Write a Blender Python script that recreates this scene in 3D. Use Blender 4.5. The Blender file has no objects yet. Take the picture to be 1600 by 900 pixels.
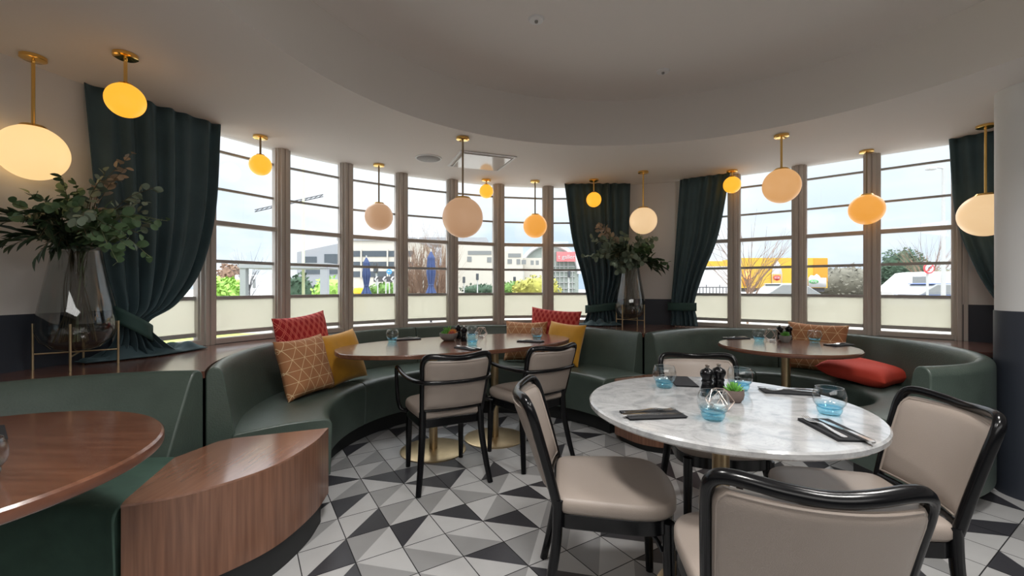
import bpy, bmesh, math, random
from mathutils import Vector, Matrix
random.seed(7)
sc = bpy.context.scene
COL = sc.collection
PI = math.pi
F, HY, CAMZ = 675.0, 447.0, 1.2          # focal length (px at 1600 wide), horizon row, eye height
CEIL = 2.34

def at(px, py, z):
    """plan position of a point of known height z seen at px,py"""
    d = (CAMZ - z) * F / (py - HY)
    return Vector(((px - 800) / F * d, d, z))
def far(px, py, d):
    """point at known distance d"""
    return Vector(((px - 800) / F * d, d, CAMZ + (HY - py) / F * d))

# ------------------------------------------------------------------ materials
def new_mat(name):
    m = bpy.data.materials.new(name); m.use_nodes = True
    nt = m.node_tree
    b = nt.nodes['Principled BSDF']
    return m, nt, b
def N(nt, t, **kw):
    n = nt.nodes.new(t)
    for k, v in kw.items():
        if k.startswith('i_'):
            n.inputs[k[2:].replace('_', ' ')].default_value = v
        else: setattr(n, k, v)
    return n
def rgba(c): return (c[0], c[1], c[2], 1.0)
def plain(name, c, rough=.5, metal=0.0, var=0.0, scale=8.0, bump=0.0, bscale=60.0, coat=0.0, spec=.5):
    m, nt, b = new_mat(name)
    b.inputs['Base Color'].default_value = rgba(c)
    b.inputs['Roughness'].default_value = rough
    b.inputs['Metallic'].default_value = metal
    b.inputs['Specular IOR Level'].default_value = spec
    b.inputs['Coat Weight'].default_value = coat
    b.inputs['Coat Roughness'].default_value = .12
    tc = N(nt, 'ShaderNodeTexCoord')
    if var > 0:
        nz = N(nt, 'ShaderNodeTexNoise'); nz.inputs['Scale'].default_value = scale; nz.inputs['Detail'].default_value = 4
        nt.links.new(tc.outputs['Object'], nz.inputs['Vector'])
        mx = N(nt, 'ShaderNodeMix', data_type='RGBA')
        mx.inputs[6].default_value = rgba([x * (1 - var) for x in c]); mx.inputs[7].default_value = rgba([min(1, x * (1 + var)) for x in c])
        nt.links.new(nz.outputs['Fac'], mx.inputs[0]); nt.links.new(mx.outputs[2], b.inputs['Base Color'])
    if bump > 0:
        n2 = N(nt, 'ShaderNodeTexNoise'); n2.inputs['Scale'].default_value = bscale; n2.inputs['Detail'].default_value = 3
        nt.links.new(tc.outputs['Object'], n2.inputs['Vector'])
        bp = N(nt, 'ShaderNodeBump'); bp.inputs['Strength'].default_value = bump; bp.inputs['Distance'].default_value = .01
        nt.links.new(n2.outputs['Fac'], bp.inputs['Height']); nt.links.new(bp.outputs['Normal'], b.inputs['Normal'])
    return m
def wood(name, c1, c2, rough=.3, stretch=(1.2, 22, 22), coat=.3, scale=3.0, lines=True):
    m, nt, b = new_mat(name)
    tc = N(nt, 'ShaderNodeTexCoord'); mp = N(nt, 'ShaderNodeMapping'); mp.inputs['Scale'].default_value = stretch
    nt.links.new(tc.outputs['Object'], mp.inputs['Vector'])
    nz = N(nt, 'ShaderNodeTexNoise'); nz.inputs['Scale'].default_value = scale; nz.inputs['Detail'].default_value = 7; nz.inputs['Distortion'].default_value = .25
    nt.links.new(mp.outputs['Vector'], nz.inputs['Vector'])
    cr = N(nt, 'ShaderNodeValToRGB'); e = cr.color_ramp.elements
    e[0].position = .32; e[0].color = rgba(c2); e[1].position = .68; e[1].color = rgba(c1)
    nt.links.new(nz.outputs['Fac'], cr.inputs['Fac']); nt.links.new(cr.outputs['Color'], b.inputs['Base Color'])
    b.inputs['Roughness'].default_value = rough; b.inputs['Coat Weight'].default_value = coat; b.inputs['Coat Roughness'].default_value = .15
    return m
def emit(name, c, s, base=None):
    m, nt, b = new_mat(name)
    b.inputs['Base Color'].default_value = rgba(base or c)
    b.inputs['Emission Color'].default_value = rgba(c); b.inputs['Emission Strength'].default_value = s
    b.inputs['Roughness'].default_value = .35
    return m
def clear(name, tint, gl=.55, rough=.02, fres=1.45):
    """thin clear glass: tinted see-through with a fresnel gloss"""
    m = bpy.data.materials.new(name); m.use_nodes = True; nt = m.node_tree; nt.nodes.clear()
    out = N(nt, 'ShaderNodeOutputMaterial'); tr = N(nt, 'ShaderNodeBsdfTransparent'); gs = N(nt, 'ShaderNodeBsdfGlossy')
    tr.inputs['Color'].default_value = rgba(tint); gs.inputs['Roughness'].default_value = rough
    lw = N(nt, 'ShaderNodeLayerWeight'); lw.inputs['Blend'].default_value = .5
    pw = N(nt, 'ShaderNodeMath', operation='POWER'); pw.inputs[1].default_value = 4.0; nt.links.new(lw.outputs['Facing'], pw.inputs[0])
    r0 = ((fres - 1) / (fres + 1)) ** 2
    ma = N(nt, 'ShaderNodeMath', operation='MULTIPLY_ADD'); ma.inputs[1].default_value = gl; ma.inputs[2].default_value = r0; nt.links.new(pw.outputs[0], ma.inputs[0])
    mx = N(nt, 'ShaderNodeMixShader')
    nt.links.new(ma.outputs[0], mx.inputs['Fac']); nt.links.new(tr.outputs[0], mx.inputs[1]); nt.links.new(gs.outputs[0], mx.inputs[2])
    nt.links.new(mx.outputs[0], out.inputs['Surface'])
    return m

M = {}
M['plaster'] = plain('cream_plaster', (.74, .71, .68), .75, var=.03, scale=2)
M['soffit'] = plain('ceiling_plaster', (.80, .755, .71), .8, var=.02, scale=1.5)
M['dado'] = plain('slate_blue_dado_paint', (.035, .042, .058), .5, var=.08)
M['frame'] = plain('taupe_window_paint', (.58, .535, .49), .45, var=.04)
M['bar'] = plain('grey_glazing_bar_paint', (.46, .46, .45), .45)
M['leather'] = plain('dark_green_leather', (.070, .098, .082), .40, var=.22, scale=9, bump=.18, bscale=110, coat=.12)
M['velvet'] = plain('green_velvet_seat', (.055, .11, .085), .7, var=.3, scale=14, bump=.1, bscale=260)
M['curtain'] = plain('deep_teal_velvet_curtain', (.052, .095, .112), .75, var=.25, scale=7)
_cb = M['curtain'].node_tree.nodes['Principled BSDF']
_cb.inputs['Sheen Weight'].default_value = .55; _cb.inputs['Sheen Tint'].default_value = (.42, .62, .68, 1); _cb.inputs['Sheen Roughness'].default_value = .35
M['tie'] = plain('green_velvet_tieback', (.035, .085, .075), .7, var=.2)
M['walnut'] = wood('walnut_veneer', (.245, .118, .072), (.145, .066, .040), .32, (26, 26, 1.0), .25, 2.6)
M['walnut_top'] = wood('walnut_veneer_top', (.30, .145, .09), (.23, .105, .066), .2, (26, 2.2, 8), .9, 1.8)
M['ledgewood'] = wood('dark_brown_ledge_wood', (.20, .09, .062), (.12, .05, .036), .25, (1.2, 20, 14), .8, 2.5)
M['tablewood'] = wood('brown_table_wood', (.185, .078, .044), (.11, .043, .024), .22, (2.2, 20, 15), .6, 2.2)
M['tableedge'] = wood('dark_table_edge', (.17, .07, .042), (.09, .035, .022), .3, (4, 4, 16), .4, 2)
M['black'] = plain('black_lacquer', (.004, .0042, .005), .2, coat=.0, spec=.32)
M['plinth'] = plain('black_plinth', (.010, .011, .012), .55)
M['brass'] = plain('polished_brass', (.95, .62, .20), .14, 1.0)
M['brushed'] = plain('brushed_brass', (.58, .45, .27), .34, 1.0, var=.12, scale=30)
M['darkbrass'] = plain('bronze_rod', (.32, .25, .17), .35, 1.0)
M['steel'] = plain('polished_cutlery_steel', (.85, .84, .83), .22, 1.0)
M['chrome'] = plain('mill_cap_metal', (.75, .68, .62), .25, 1.0)
M['copper'] = plain('copper_wire', (.75, .62, .55), .3, 1.0)
M['napkin'] = plain('black_napkin', (.012, .013, .016), .8, bump=.1, bscale=300)
M['concrete'] = plain('grey_concrete_pot', (.26, .25, .235), .85, var=.15, scale=40, bump=.2)
M['brownpot'] = plain('brown_stone_pot', (.15, .11, .095), .75, var=.2, scale=40)
M['succ'] = plain('succulent_green', (.13, .36, .06), .5, var=.35, scale=60)
M['succ_o'] = plain('succulent_orange', (.75, .28, .05), .5, var=.3, scale=60)
M['succ_r'] = plain('succulent_red', (.42, .07, .04), .5, var=.3, scale=60)
M['leaf'] = plain('eucalyptus_leaf', (.095, .175, .08), .5, var=.35, scale=14)
M['leaf2'] = plain('eucalyptus_leaf_grey', (.20, .26, .19), .55, var=.3, scale=14)
M['leafdark'] = plain('dark_long_leaf', (.028, .055, .028), .4, var=.3, scale=14)
M['leafdry'] = plain('dried_pinkish_leaf', (.36, .28, .20), .55, var=.25, scale=14)
M['stem'] = plain('brown_green_stem', (.13, .10, .055), .7)
M['stempale'] = plain('pale_green_stem', (.30, .34, .18), .6)
M['yellow'] = plain('mustard_velvet', (.62, .30, .018), .75, var=.22, scale=10, bump=.15, bscale=200)
M['yellow'].node_tree.nodes['Principled BSDF'].inputs['Sheen Weight'].default_value = .3
M['redplain'] = plain('coral_red_fabric', (.60, .055, .030), .8, var=.12, scale=10, bump=.12, bscale=300)
M['white'] = plain('white_paint', (.8, .8, .79), .5)
M['spk'] = plain('grey_speaker_mesh', (.30, .285, .27), .6, bump=.3, bscale=500)
M['pane'] = clear('window_pane_glass', (.97, .985, .99))
M['smoke'] = clear('smoky_vase_glass', (.83, .85, .85), gl=.9, fres=1.85)
M['tumbler'] = clear('clear_tumbler_glass', (.955, .975, .985), gl=.8, fres=1.55)
def dye(m):
    '''blue glass at the foot, running out to clear glass further up the tumbler'''
    nt = m.node_tree; tr = [n for n in nt.nodes if n.type == 'BSDF_TRANSPARENT'][0]
    tc = N(nt, 'ShaderNodeTexCoord'); sp = N(nt, 'ShaderNodeSeparateXYZ'); mr = N(nt, 'ShaderNodeMapRange', interpolation_type='SMOOTHSTEP'); mr.inputs[1].default_value = .012; mr.inputs[2].default_value = .048
    mx = N(nt, 'ShaderNodeMix', data_type='RGBA'); mx.inputs[6].default_value = (.52, .85, .97, 1); mx.inputs[7].default_value = (.97, .985, .99, 1)
    nt.links.new(tc.outputs['Object'], sp.inputs[0]); nt.links.new(sp.outputs[2], mr.inputs[0]); nt.links.new(mr.outputs[0], mx.inputs[0]); nt.links.new(mx.outputs[2], tr.inputs['Color'])
dye(M['tumbler'])
M['rimglass'] = clear('thick_rim_glass', (.97, .985, .99), gl=.6, fres=3.2)
M['blue'] = clear('blue_tinted_glass', (.66, .91, .985), gl=.8, fres=1.6)

def leatherette():
    m, nt, b = new_mat('taupe_woven_leatherette')
    b.inputs['Base Color'].default_value = (.315, .265, .23, 1); b.inputs['Roughness'].default_value = .42
    tc = N(nt, 'ShaderNodeTexCoord'); vo = N(nt, 'ShaderNodeTexVoronoi'); vo.inputs['Scale'].default_value = 420
    nt.links.new(tc.outputs['Object'], vo.inputs['Vector'])
    bp = N(nt, 'ShaderNodeBump'); bp.inputs['Strength'].default_value = .14; bp.inputs['Distance'].default_value = .003
    nt.links.new(vo.outputs['Distance'], bp.inputs['Height']); nt.links.new(bp.outputs['Normal'], b.inputs['Normal'])
    return m
M['taupe'] = leatherette()

def marble():
    m, nt, b = new_mat('white_grey_marble')
    tc = N(nt, 'ShaderNodeTexCoord')
    n1 = N(nt, 'ShaderNodeTexNoise'); n1.inputs['Scale'].default_value = 7.5; n1.inputs['Detail'].default_value = 9; n1.inputs['Distortion'].default_value = 1.4; n1.inputs['Roughness'].default_value = .62
    nt.links.new(tc.outputs['Object'], n1.inputs['Vector'])
    cr = N(nt, 'ShaderNodeValToRGB'); e = cr.color_ramp.elements
    e[0].position = .36; e[0].color = (.29, .30, .31, 1); e[1].position = .62; e[1].color = (.48, .485, .49, 1)
    k = e.new(.5); k.color = (.41, .415, .42, 1)
    nt.links.new(n1.outputs['Fac'], cr.inputs['Fac'])
    n2 = N(nt, 'ShaderNodeTexNoise'); n2.inputs['Scale'].default_value = 9; n2.inputs['Detail'].default_value = 6; n2.inputs['Distortion'].default_value = 2.5
    nt.links.new(tc.outputs['Object'], n2.inputs['Vector'])
    c2 = N(nt, 'ShaderNodeValToRGB'); e2 = c2.color_ramp.elements
    e2[0].position = .485; e2[0].color = (1, 1, 1, 1); e2[1].position = .515; e2[1].color = (1, 1, 1, 1); k = e2.new(.5); k.color = (.72, .71, .70, 1)
    nt.links.new(n2.outputs['Fac'], c2.inputs['Fac'])
    mx = N(nt, 'ShaderNodeMix', data_type='RGBA', blend_type='MULTIPLY'); mx.inputs[0].default_value = .6
    nt.links.new(cr.outputs['Color'], mx.inputs[6]); nt.links.new(c2.outputs['Color'], mx.inputs[7])
    nt.links.new(mx.outputs[2], b.inputs['Base Color'])
    b.inputs['Roughness'].default_value = .14; b.inputs['Coat Weight'].default_value = .3
    return m
M['marble'] = marble()

def lattice(name, base, line, s, w, dirs, rough=.8, var=.2):
    """line lattice woven into a cushion cover, in the cushion's own plane"""
    m, nt, b = new_mat(name)
    tc = N(nt, 'ShaderNodeTexCoord'); sp = N(nt, 'ShaderNodeSeparateXYZ'); nt.links.new(tc.outputs['Object'], sp.inputs[0])
    acc = None
    for (ax, ay, off) in dirs:
        a = N(nt, 'ShaderNodeMath', operation='MULTIPLY'); a.inputs[1].default_value = ax / s; nt.links.new(sp.outputs[0], a.inputs[0])
        c = N(nt, 'ShaderNodeMath', operation='MULTIPLY_ADD'); c.inputs[1].default_value = ay / s; nt.links.new(sp.outputs[1], c.inputs[0]); nt.links.new(a.outputs[0], c.inputs[2])
        d = N(nt, 'ShaderNodeMath', operation='ADD'); d.inputs[1].default_value = off; nt.links.new(c.outputs[0], d.inputs[0])
        p = N(nt, 'ShaderNodeMath', operation='PINGPONG'); p.inputs[1].default_value = .5; nt.links.new(d.outputs[0], p.inputs[0])
        l = N(nt, 'ShaderNodeMath', operation='LESS_THAN'); l.inputs[1].default_value = w; nt.links.new(p.outputs[0], l.inputs[0])
        if acc is None: acc = l
        else:
            q = N(nt, 'ShaderNodeMath', operation='MAXIMUM'); nt.links.new(acc.outputs[0], q.inputs[0]); nt.links.new(l.outputs[0], q.inputs[1]); acc = q
    nz = N(nt, 'ShaderNodeTexNoise'); nz.inputs['Scale'].default_value = 12; nt.links.new(tc.outputs['Object'], nz.inputs['Vector'])
    b0 = N(nt, 'ShaderNodeMix', data_type='RGBA'); b0.inputs[6].default_value = rgba([x * (1 - var) for x in base]); b0.inputs[7].default_value = rgba([min(1, x * (1 + var)) for x in base])
    nt.links.new(nz.outputs['Fac'], b0.inputs[0])
    mx = N(nt, 'ShaderNodeMix', data_type='RGBA'); nt.links.new(acc.outputs[0], mx.inputs[0]); nt.links.new(b0.outputs[2], mx.inputs[6]); mx.inputs[7].default_value = rgba(line)
    nt.links.new(mx.outputs[2], b.inputs['Base Color']); b.inputs['Roughness'].default_value = rough
    return m
s3 = math.sqrt(3) / 2
M['tan'] = lattice('tan_triangle_lattice', (.44, .195, .085), (.80, .60, .36), .074, .022, [(0, 1, .25), (s3, .5, .25), (s3, -.5, 0)])
M['redpat'] = lattice('red_lattice', (.40, .012, .015), (.78, .17, .13), .050, .048, [(1, .58, 0), (1, -.58, .5), (1, .58, .22), (1, -.58, .72)])

def frost():
    m = bpy.data.materials.new('frosted_window_film'); m.use_nodes = True; nt = m.node_tree; nt.nodes.clear()
    out = N(nt, 'ShaderNodeOutputMaterial'); tr = N(nt, 'ShaderNodeBsdfTranslucent'); tp = N(nt, 'ShaderNodeBsdfTransparent'); gl = N(nt, 'ShaderNodeBsdfGlossy')
    tr.inputs['Color'].default_value = (.68, .655, .575, 1); tp.inputs['Color'].default_value = (.8, .79, .73, 1); gl.inputs['Roughness'].default_value = .25
    a = N(nt, 'ShaderNodeMixShader'); a.inputs[0].default_value = .22; b = N(nt, 'ShaderNodeMixShader'); b.inputs[0].default_value = .05
    nt.links.new(tr.outputs[0], a.inputs[1]); nt.links.new(tp.outputs[0], a.inputs[2]); nt.links.new(a.outputs[0], b.inputs[1]); nt.links.new(gl.outputs[0], b.inputs[2]); nt.links.new(b.outputs[0], out.inputs['Surface'])
    return m
M['frost'] = frost()

# ------------------------------------------------------------------ mesh builder
class MB:
    def __init__(s): s.v = []; s.f = []; s.mi = []
    def add(s, vs, fs, mi=0):
        o = len(s.v); s.v += [tuple(v) for v in vs]; s.f += [tuple(i + o for i in f) for f in fs]; s.mi += [mi] * len(fs); return s
    def box(s, c, d, rz=0, mi=0, mat=None):
        x, y, z = d[0] / 2, d[1] / 2, d[2] / 2
        vs = [Vector(p) for p in ((-x, -y, -z), (x, -y, -z), (x, y, -z), (-x, y, -z), (-x, -y, z), (x, -y, z), (x, y, z), (-x, y, z))]
        R = mat or Matrix.Rotation(rz, 3, 'Z')
        return s.add([R @ v + Vector(c) for v in vs], [(0, 3, 2, 1), (4, 5, 6, 7), (0, 1, 5, 4), (1, 2, 6, 5), (2, 3, 7, 6), (3, 0, 4, 7)], mi)
    def tube(s, path, r, n=8, up=(0, 0, 1), caps=True, closed=False, mi=0):
        P = [Vector(p) for p in path]; k = len(P)
        rs = r if isinstance(r, (list, tuple)) and len(r) == k else [r] * k
        ring = []; prev = None
        for i in range(k):
            if closed: t = P[(i + 1) % k] - P[i - 1]
            else: t = P[min(i + 1, k - 1)] - P[max(i - 1, 0)]
            t = t.normalized() if t.length > 1e-9 else Vector((0, 0, 1))
            if prev is None:
                a = Vector(up)
                if abs(a.dot(t)) > .95: a = Vector((1, 0, 0)) if abs(t.x) < .9 else Vector((0, 1, 0))
            else: a = prev
            a = (a - t * a.dot(t)).normalized(); prev = a; b = t.cross(a)
            ra, rb = rs[i] if isinstance(rs[i], (tuple, list)) else (rs[i], rs[i])
            ring.append([P[i] + a * (ra * math.cos(2 * PI * j / n)) + b * (rb * math.sin(2 * PI * j / n)) for j in range(n)])
        vs = [v for q in ring for v in q]; fs = []
        for i in range(k if closed else k - 1):
            i2 = (i + 1) % k
            for j in range(n):
                j2 = (j + 1) % n; fs.append((i * n + j, i * n + j2, i2 * n + j2, i2 * n + j))
        if caps and not closed: fs += [tuple(reversed(range(n))), tuple(range((k - 1) * n, k * n))]
        return s.add(vs, fs, mi)
    def lathe(s, prof, n=32, c=(0, 0, 0), mi=0, cap=True):
        vs = []; fs = []
        for (r, z) in prof:
            for j in range(n): vs.append((c[0] + r * math.cos(2 * PI * j / n), c[1] + r * math.sin(2 * PI * j / n), c[2] + z))
        k = len(prof)
        for i in range(k - 1):
            for j in range(n):
                j2 = (j + 1) % n; fs.append((i * n + j, i * n + j2, (i + 1) * n + j2, (i + 1) * n + j))
        if cap:
            if prof[0][0] > 1e-4: fs.append(tuple(reversed(range(n))))
            if prof[-1][0] > 1e-4: fs.append(tuple(range((k - 1) * n, k * n)))
        return s.add(vs, fs, mi)
    def prism(s, poly, z0, z1, mi=0):
        n = len(poly)
        vs = [(p[0], p[1], z0) for p in poly] + [(p[0], p[1], z1) for p in poly]
        fs = [tuple(reversed(range(n))), tuple(range(n, 2 * n))] + [(i, (i + 1) % n, n + (i + 1) % n, n + i) for i in range(n)]
        return s.add(vs, fs, mi)
    def arc(s, c, prof, a0, a1, n=24, sk0=0.0, sk1=0.0, mi=0):
        """closed profile [(r,z)] swept about c from a0 to a1 (degrees); sk shifts the end angle per metre of radius"""
        k = len(prof); vs = []; fs = []; r0 = prof[0][0]
        for i in range(n + 1):
            t = i / n
            for (r, z) in prof:
                a = math.radians((a0 + sk0 * (r - r0)) * (1 - t) + (a1 + sk1 * (r - r0)) * t)
                vs.append((c[0] + r * math.cos(a), c[1] + r * math.sin(a), z))
        for i in range(n):
            for j in range(k):
                j2 = (j + 1) % k; fs.append((i * k + j, i * k + j2, (i + 1) * k + j2, (i + 1) * k + j))
        fs += [tuple(reversed(range(k))), tuple(range(n * k, (n + 1) * k))]
        return s.add(vs, fs, mi)
    def grid(s, fn, nu, nv, mi=0, closed_u=False):
        vs = []; fs = []
        for i in range(nv + 1):
            for j in range(nu + (0 if closed_u else 1)): vs.append(fn(j / nu, i / nv))
        w = nu if closed_u else nu + 1
        for i in range(nv):
            for j in range(nu):
                j2 = (j + 1) % w; fs.append((i * w + j, i * w + j2, (i + 1) * w + j2, (i + 1) * w + j))
        return s.add(vs, fs, mi)
    def build(s, name, mats, parent=None, smooth=True, angle=40, bevel=0, solid=0, sub=0, loc=None, fix=True):
        me = bpy.data.meshes.new(name); me.from_pydata(s.v, [], s.f)
        mats = mats if isinstance(mats, (list, tuple)) else [mats]
        for m in mats: me.materials.append(m)
        if len(mats) > 1: me.polygons.foreach_set('material_index', s.mi)
        if fix:
            bm = bmesh.new(); bm.from_mesh(me); bmesh.ops.recalc_face_normals(bm, faces=bm.faces); bm.to_mesh(me); bm.free()
        me.update()
        if smooth:
            me.polygons.foreach_set('use_smooth', [True] * len(me.polygons))
            me.set_sharp_from_angle(angle=math.radians(angle))
        o = bpy.data.objects.new(name, me); COL.objects.link(o)
        if parent: o.parent = parent
        if loc is not None: o.location = loc
        if solid: q = o.modifiers.new('s', 'SOLIDIFY'); q.thickness = solid; q.offset = 0
        if bevel:
            q = o.modifiers.new('b', 'BEVEL'); q.width = bevel; q.segments = 2; q.limit_method = 'ANGLE'; q.angle_limit = math.radians(35)
        if sub: q = o.modifiers.new('u', 'SUBSURF'); q.levels = sub; q.render_levels = sub
        return o

def tag(o, label, cat, group=None, kind=None):
    o['label'] = label; o['category'] = cat
    if group: o['group'] = group
    if kind: o['kind'] = kind
    return o
def thing(name, loc, label, cat, group=None, rz=0.0):
    o = bpy.data.objects.new(name, None); COL.objects.link(o); o.empty_display_size = .05
    o.location = loc; o.rotation_euler = (0, 0, rz)
    return tag(o, label, cat, group)
def structure(o, label=None):
    o['kind'] = 'structure'
    if label: o['label'] = label
    return o
KIDS = {}
def copy_tree(o, parent=None):
    c = o.copy(); COL.objects.link(c); c.parent = parent
    for ch in [x for x in bpy.data.objects if x.parent == o]: copy_tree(ch, c)
    return c
def dup(o, loc, rz, label, group=None):
    c = copy_tree(o); c.location = loc; c.rotation_euler = (0, 0, rz); c['label'] = label
    if group: c['group'] = group
    return c
def catmull(P, n=8, closed=False):
    P = [Vector(p) for p in P]; out = []; k = len(P)
    rng = range(k if closed else k - 1)
    for i in rng:
        p0 = P[i - 1] if (i > 0 or closed) else P[0] * 2 - P[1]
        p1 = P[i]; p2 = P[(i + 1) % k]
        p3 = P[(i + 2) % k] if (i + 2 < k or closed) else P[-1] * 2 - P[-2]
        for j in range(n):
            t = j / n
            out.append(.5 * ((2 * p1) + (p2 - p0) * t + (2 * p0 - 5 * p1 + 4 * p2 - p3) * t * t + (3 * p1 - p0 - 3 * p2 + p3) * t ** 3))
    if not closed: out.append(P[-1].copy())
    return out
def polar(c, r, a): return (c[0] + r * math.cos(math.radians(a)), c[1] + r * math.sin(math.radians(a)))
# ------------------------------------------------------------------ plan of the bay
WC, WR = (.666, 1.763), 3.149
mA = polar(WC, WR, 164.6)
m0, m1, m2, m3, m4 = (-2.175, 3.11), (-1.891, 3.596), (-1.52, 4.008), (-1.095, 4.347), (-.621, 4.608)
m5, m6, m6b = (-.136, 4.82), (.417, 4.915), (.984, 4.90)
p7, m7, m8, m9, m10 = (1.80, 4.71), (2.254, 4.40), (2.70, 4.07), (3.095, 3.717), (3.50, 3.355)
left_arc = [polar(WC, 3.149 + .06 * t, 164.6 + 15.4 * t) for t in (0, .2, .4, .6, .8, 1)]
LX = left_arc[-1][0]
wall_left_pts = left_arc + [(LX, 1.0), (LX, -5.0)]
wall_right_pts = [m10, (3.64, 3.22), (3.82, 2.98), (3.93, 2.7), (3.97, 2.4), (3.97, -5.0)]
mid_wall = [m6b, (1.335, 4.87), p7]
RC = (.7, 1.8)                                             # a point well inside, to tell in from out

def outward(a, b):
    d = Vector((b[0] - a[0], b[1] - a[1])).normalized(); n = Vector((d.y, -d.x))
    mid = Vector(((a[0] + b[0]) / 2 - RC[0], (a[1] + b[1]) / 2 - RC[1]))
    return d, (n if n.dot(mid) > 0 else -n)
def offset_line(pts, off):
    out = []
    for i, p in enumerate(pts):
        ns = []
        if i > 0: ns.append(outward(pts[i - 1], p)[1])
        if i < len(pts) - 1: ns.append(outward(p, pts[i + 1])[1])
        n = sum(ns, Vector((0, 0))) / len(ns); n = n / max(n.length ** 2, .3)
        out.append((p[0] + n.x * off, p[1] + n.y * off))
    return out
DADO = 1.057
LEDGE = .775
def wall_strip(name, pts, bands, mats, thick=.16, label=None):
    out = offset_line(pts, thick); b = MB(); n = len(pts)
    for k, (z0, z1) in enumerate(bands):
        b.prism(list(pts) + list(reversed(out)), z0, z1, k)
    return structure(b.build(name, mats, angle=50), label)
wall_strip('wall_left', wall_left_pts, [(0, DADO), (DADO, CEIL)], [M['dado'], M['plaster']], label='cream wall with slate blue dado on the left')
wall_strip('wall_front', mid_wall, [(0, DADO), (DADO, CEIL)], [M['dado'], M['plaster']], label='cream wall between the two window runs')
wall_strip('wall_right', wall_right_pts, [(0, DADO), (DADO, CEIL)], [M['dado'], M['plaster']], label='cream wall with dark dado on the right')
wall_strip('wall_back', [(LX - .1, -5.0), (4.1, -5.0)], [(0, CEIL)], [M['dado']])
wall_strip('wall_sill_left', [mA, m0, m1, m2, m3, m4, m5, m6, m6b], [(0, LEDGE)], [M['dado']], .14)
wall_strip('wall_sill_right', [p7, m7, m8, m9, m10], [(0, LEDGE)], [M['dado']], .14)

# ------------------------------------------------------------------ floor: square tiles, each cut corner to corner in two tones
TS, TA, TO = .2079, .55785, (-.6777, 1.8741)
W_, G_, D_ = 0, 1, 2
known = {(0, 0): ('/', G_, W_), (0, 1): ('/', W_, D_), (0, 2): ('/', D_, W_), (0, 3): ('/', W_, G_), (0, 4): ('\\', W_, D_), (1, 0): ('/', D_, W_), (1, 1): ('/', G_, W_),
 (1, 2): ('/', G_, W_), (1, 3): ('\\', D_, W_), (1, 4): ('/', W_, G_), (1, 5): ('/', W_, G_), (1, 6): ('/', D_, W_), (2, 0): ('\\', D_, W_), (2, 1): ('/', G_, W_), (2, 2): ('\\', D_, W_),
 (2, -1): ('\\', W_, G_), (3, -1): ('\\', D_, W_), (3, 0): ('/', W_, G_), (3, 1): ('\\', W_, G_), (3, 2): ('/', D_, W_), (3, 3): ('\\', D_, W_), (4, -1): ('/', W_, G_),
 (4, 0): ('\\', D_, W_), (4, 1): ('/', G_, W_), (4, 2): ('/', W_, D_), (3, -2): ('/', G_, W_), (2, -2): ('\\', D_, W_), (5, 0): ('\\', D_, W_), (5, 1): ('\\', G_, W_),
 (1, -1): ('\\', W_, G_), (0, -1): ('\\', W_, G_), (-1, 0): ('/', W_, D_), (-1, 1): ('/', G_, W_), (-1, 2): ('/', D_, W_)}
fb = MB(); rf = random.Random(11)
ca, sa = math.cos(TA), math.sin(TA)
def tp(i, j): return (TO[0] + TS * (i * ca - j * sa), TO[1] + TS * (i * sa + j * ca))
g = .0022
for i in range(-45, 46):
    for j in range(-45, 46):
        cx, cy = tp(i + .5, j + .5)
        if not (-2.75 < cx < 4.15 and -5.1 < cy < 5.1): continue
        if (i, j) in known: dg, up, dn = known[(i, j)]
        else:
            dg = rf.choice('/\\/'); tone = rf.choice([G_, G_, D_, D_, W_]); up, dn = (tone, W_) if rf.random() < .55 else (W_, tone)
        a, b_, c, d = tp(i + g / TS, j + g / TS), tp(i + 1 - g / TS, j + g / TS), tp(i + 1 - g / TS, j + 1 - g / TS), tp(i + g / TS, j + 1 - g / TS)
        P = [(p[0], p[1], 0.0) for p in (a, b_, c, d)]
        if dg == '/': fb.add(P, [(0, 2, 3)], up); fb.add(P, [(0, 1, 2)], dn)
        else: fb.add(P, [(1, 2, 3)], up); fb.add(P, [(0, 1, 3)], dn)
fb.add([(-2.9, -5.2, -.003), (4.3, -5.2, -.003), (4.3, 5.2, -.003), (-2.9, 5.2, -.003)], [(0, 1, 2, 3)], 3)
tile = lambda n, c: plain(n, c, .33, var=.07, scale=9, bump=.03, bscale=40)
structure(fb.build('floor', [tile('tile_white', (.475, .475, .475)), tile('tile_grey', (.285, .285, .285)), tile('tile_charcoal', (.045, .045, .052)), plain('dark_grout', (.02, .02, .022), .9)], smooth=False, fix=False),
          'grey white and charcoal triangle tiled floor')

# ------------------------------------------------------------------ ceiling: low ring with a round raised well
outline = [p for p in wall_left_pts[::-1]] + [m0, m1, m2, m3, m4, m5, m6] + mid_wall + [m7, m8, m9] + wall_right_pts
outline = offset_line(outline, .13)
DC, DR, DTOP = (.72, 1.62), 1.89, 2.705
def ray_out(ang):
    d = Vector((math.cos(ang), math.sin(ang))); best = 99
    n = len(outline)
    for i in range(n):
        a = Vector(outline[i]); b = Vector(outline[(i + 1) % n]); e = b - a
        den = d.x * e.y - d.y * e.x
        if abs(den) < 1e-9: continue
        w = a - Vector(DC); t = (w.x * e.y - w.y * e.x) / den; s = (w.x * d.y - w.y * d.x) / den
        if t > 0 and -1e-6 <= s <= 1 + 1e-6: best = min(best, t)
    return best
cb = MB(); nA = 240; vs = []
for k in range(nA):
    a = 2 * PI * k / nA; r = ray_out(a); ux, uy = math.cos(a), math.sin(a)
    for (rr, z) in ((r, CEIL), (DR, CEIL), (DR, DTOP), (.02, DTOP), (.02, DTOP + .12), (r, DTOP + .12)): vs.append((DC[0] + ux * rr, DC[1] + uy * rr, z))
fs = []
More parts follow.
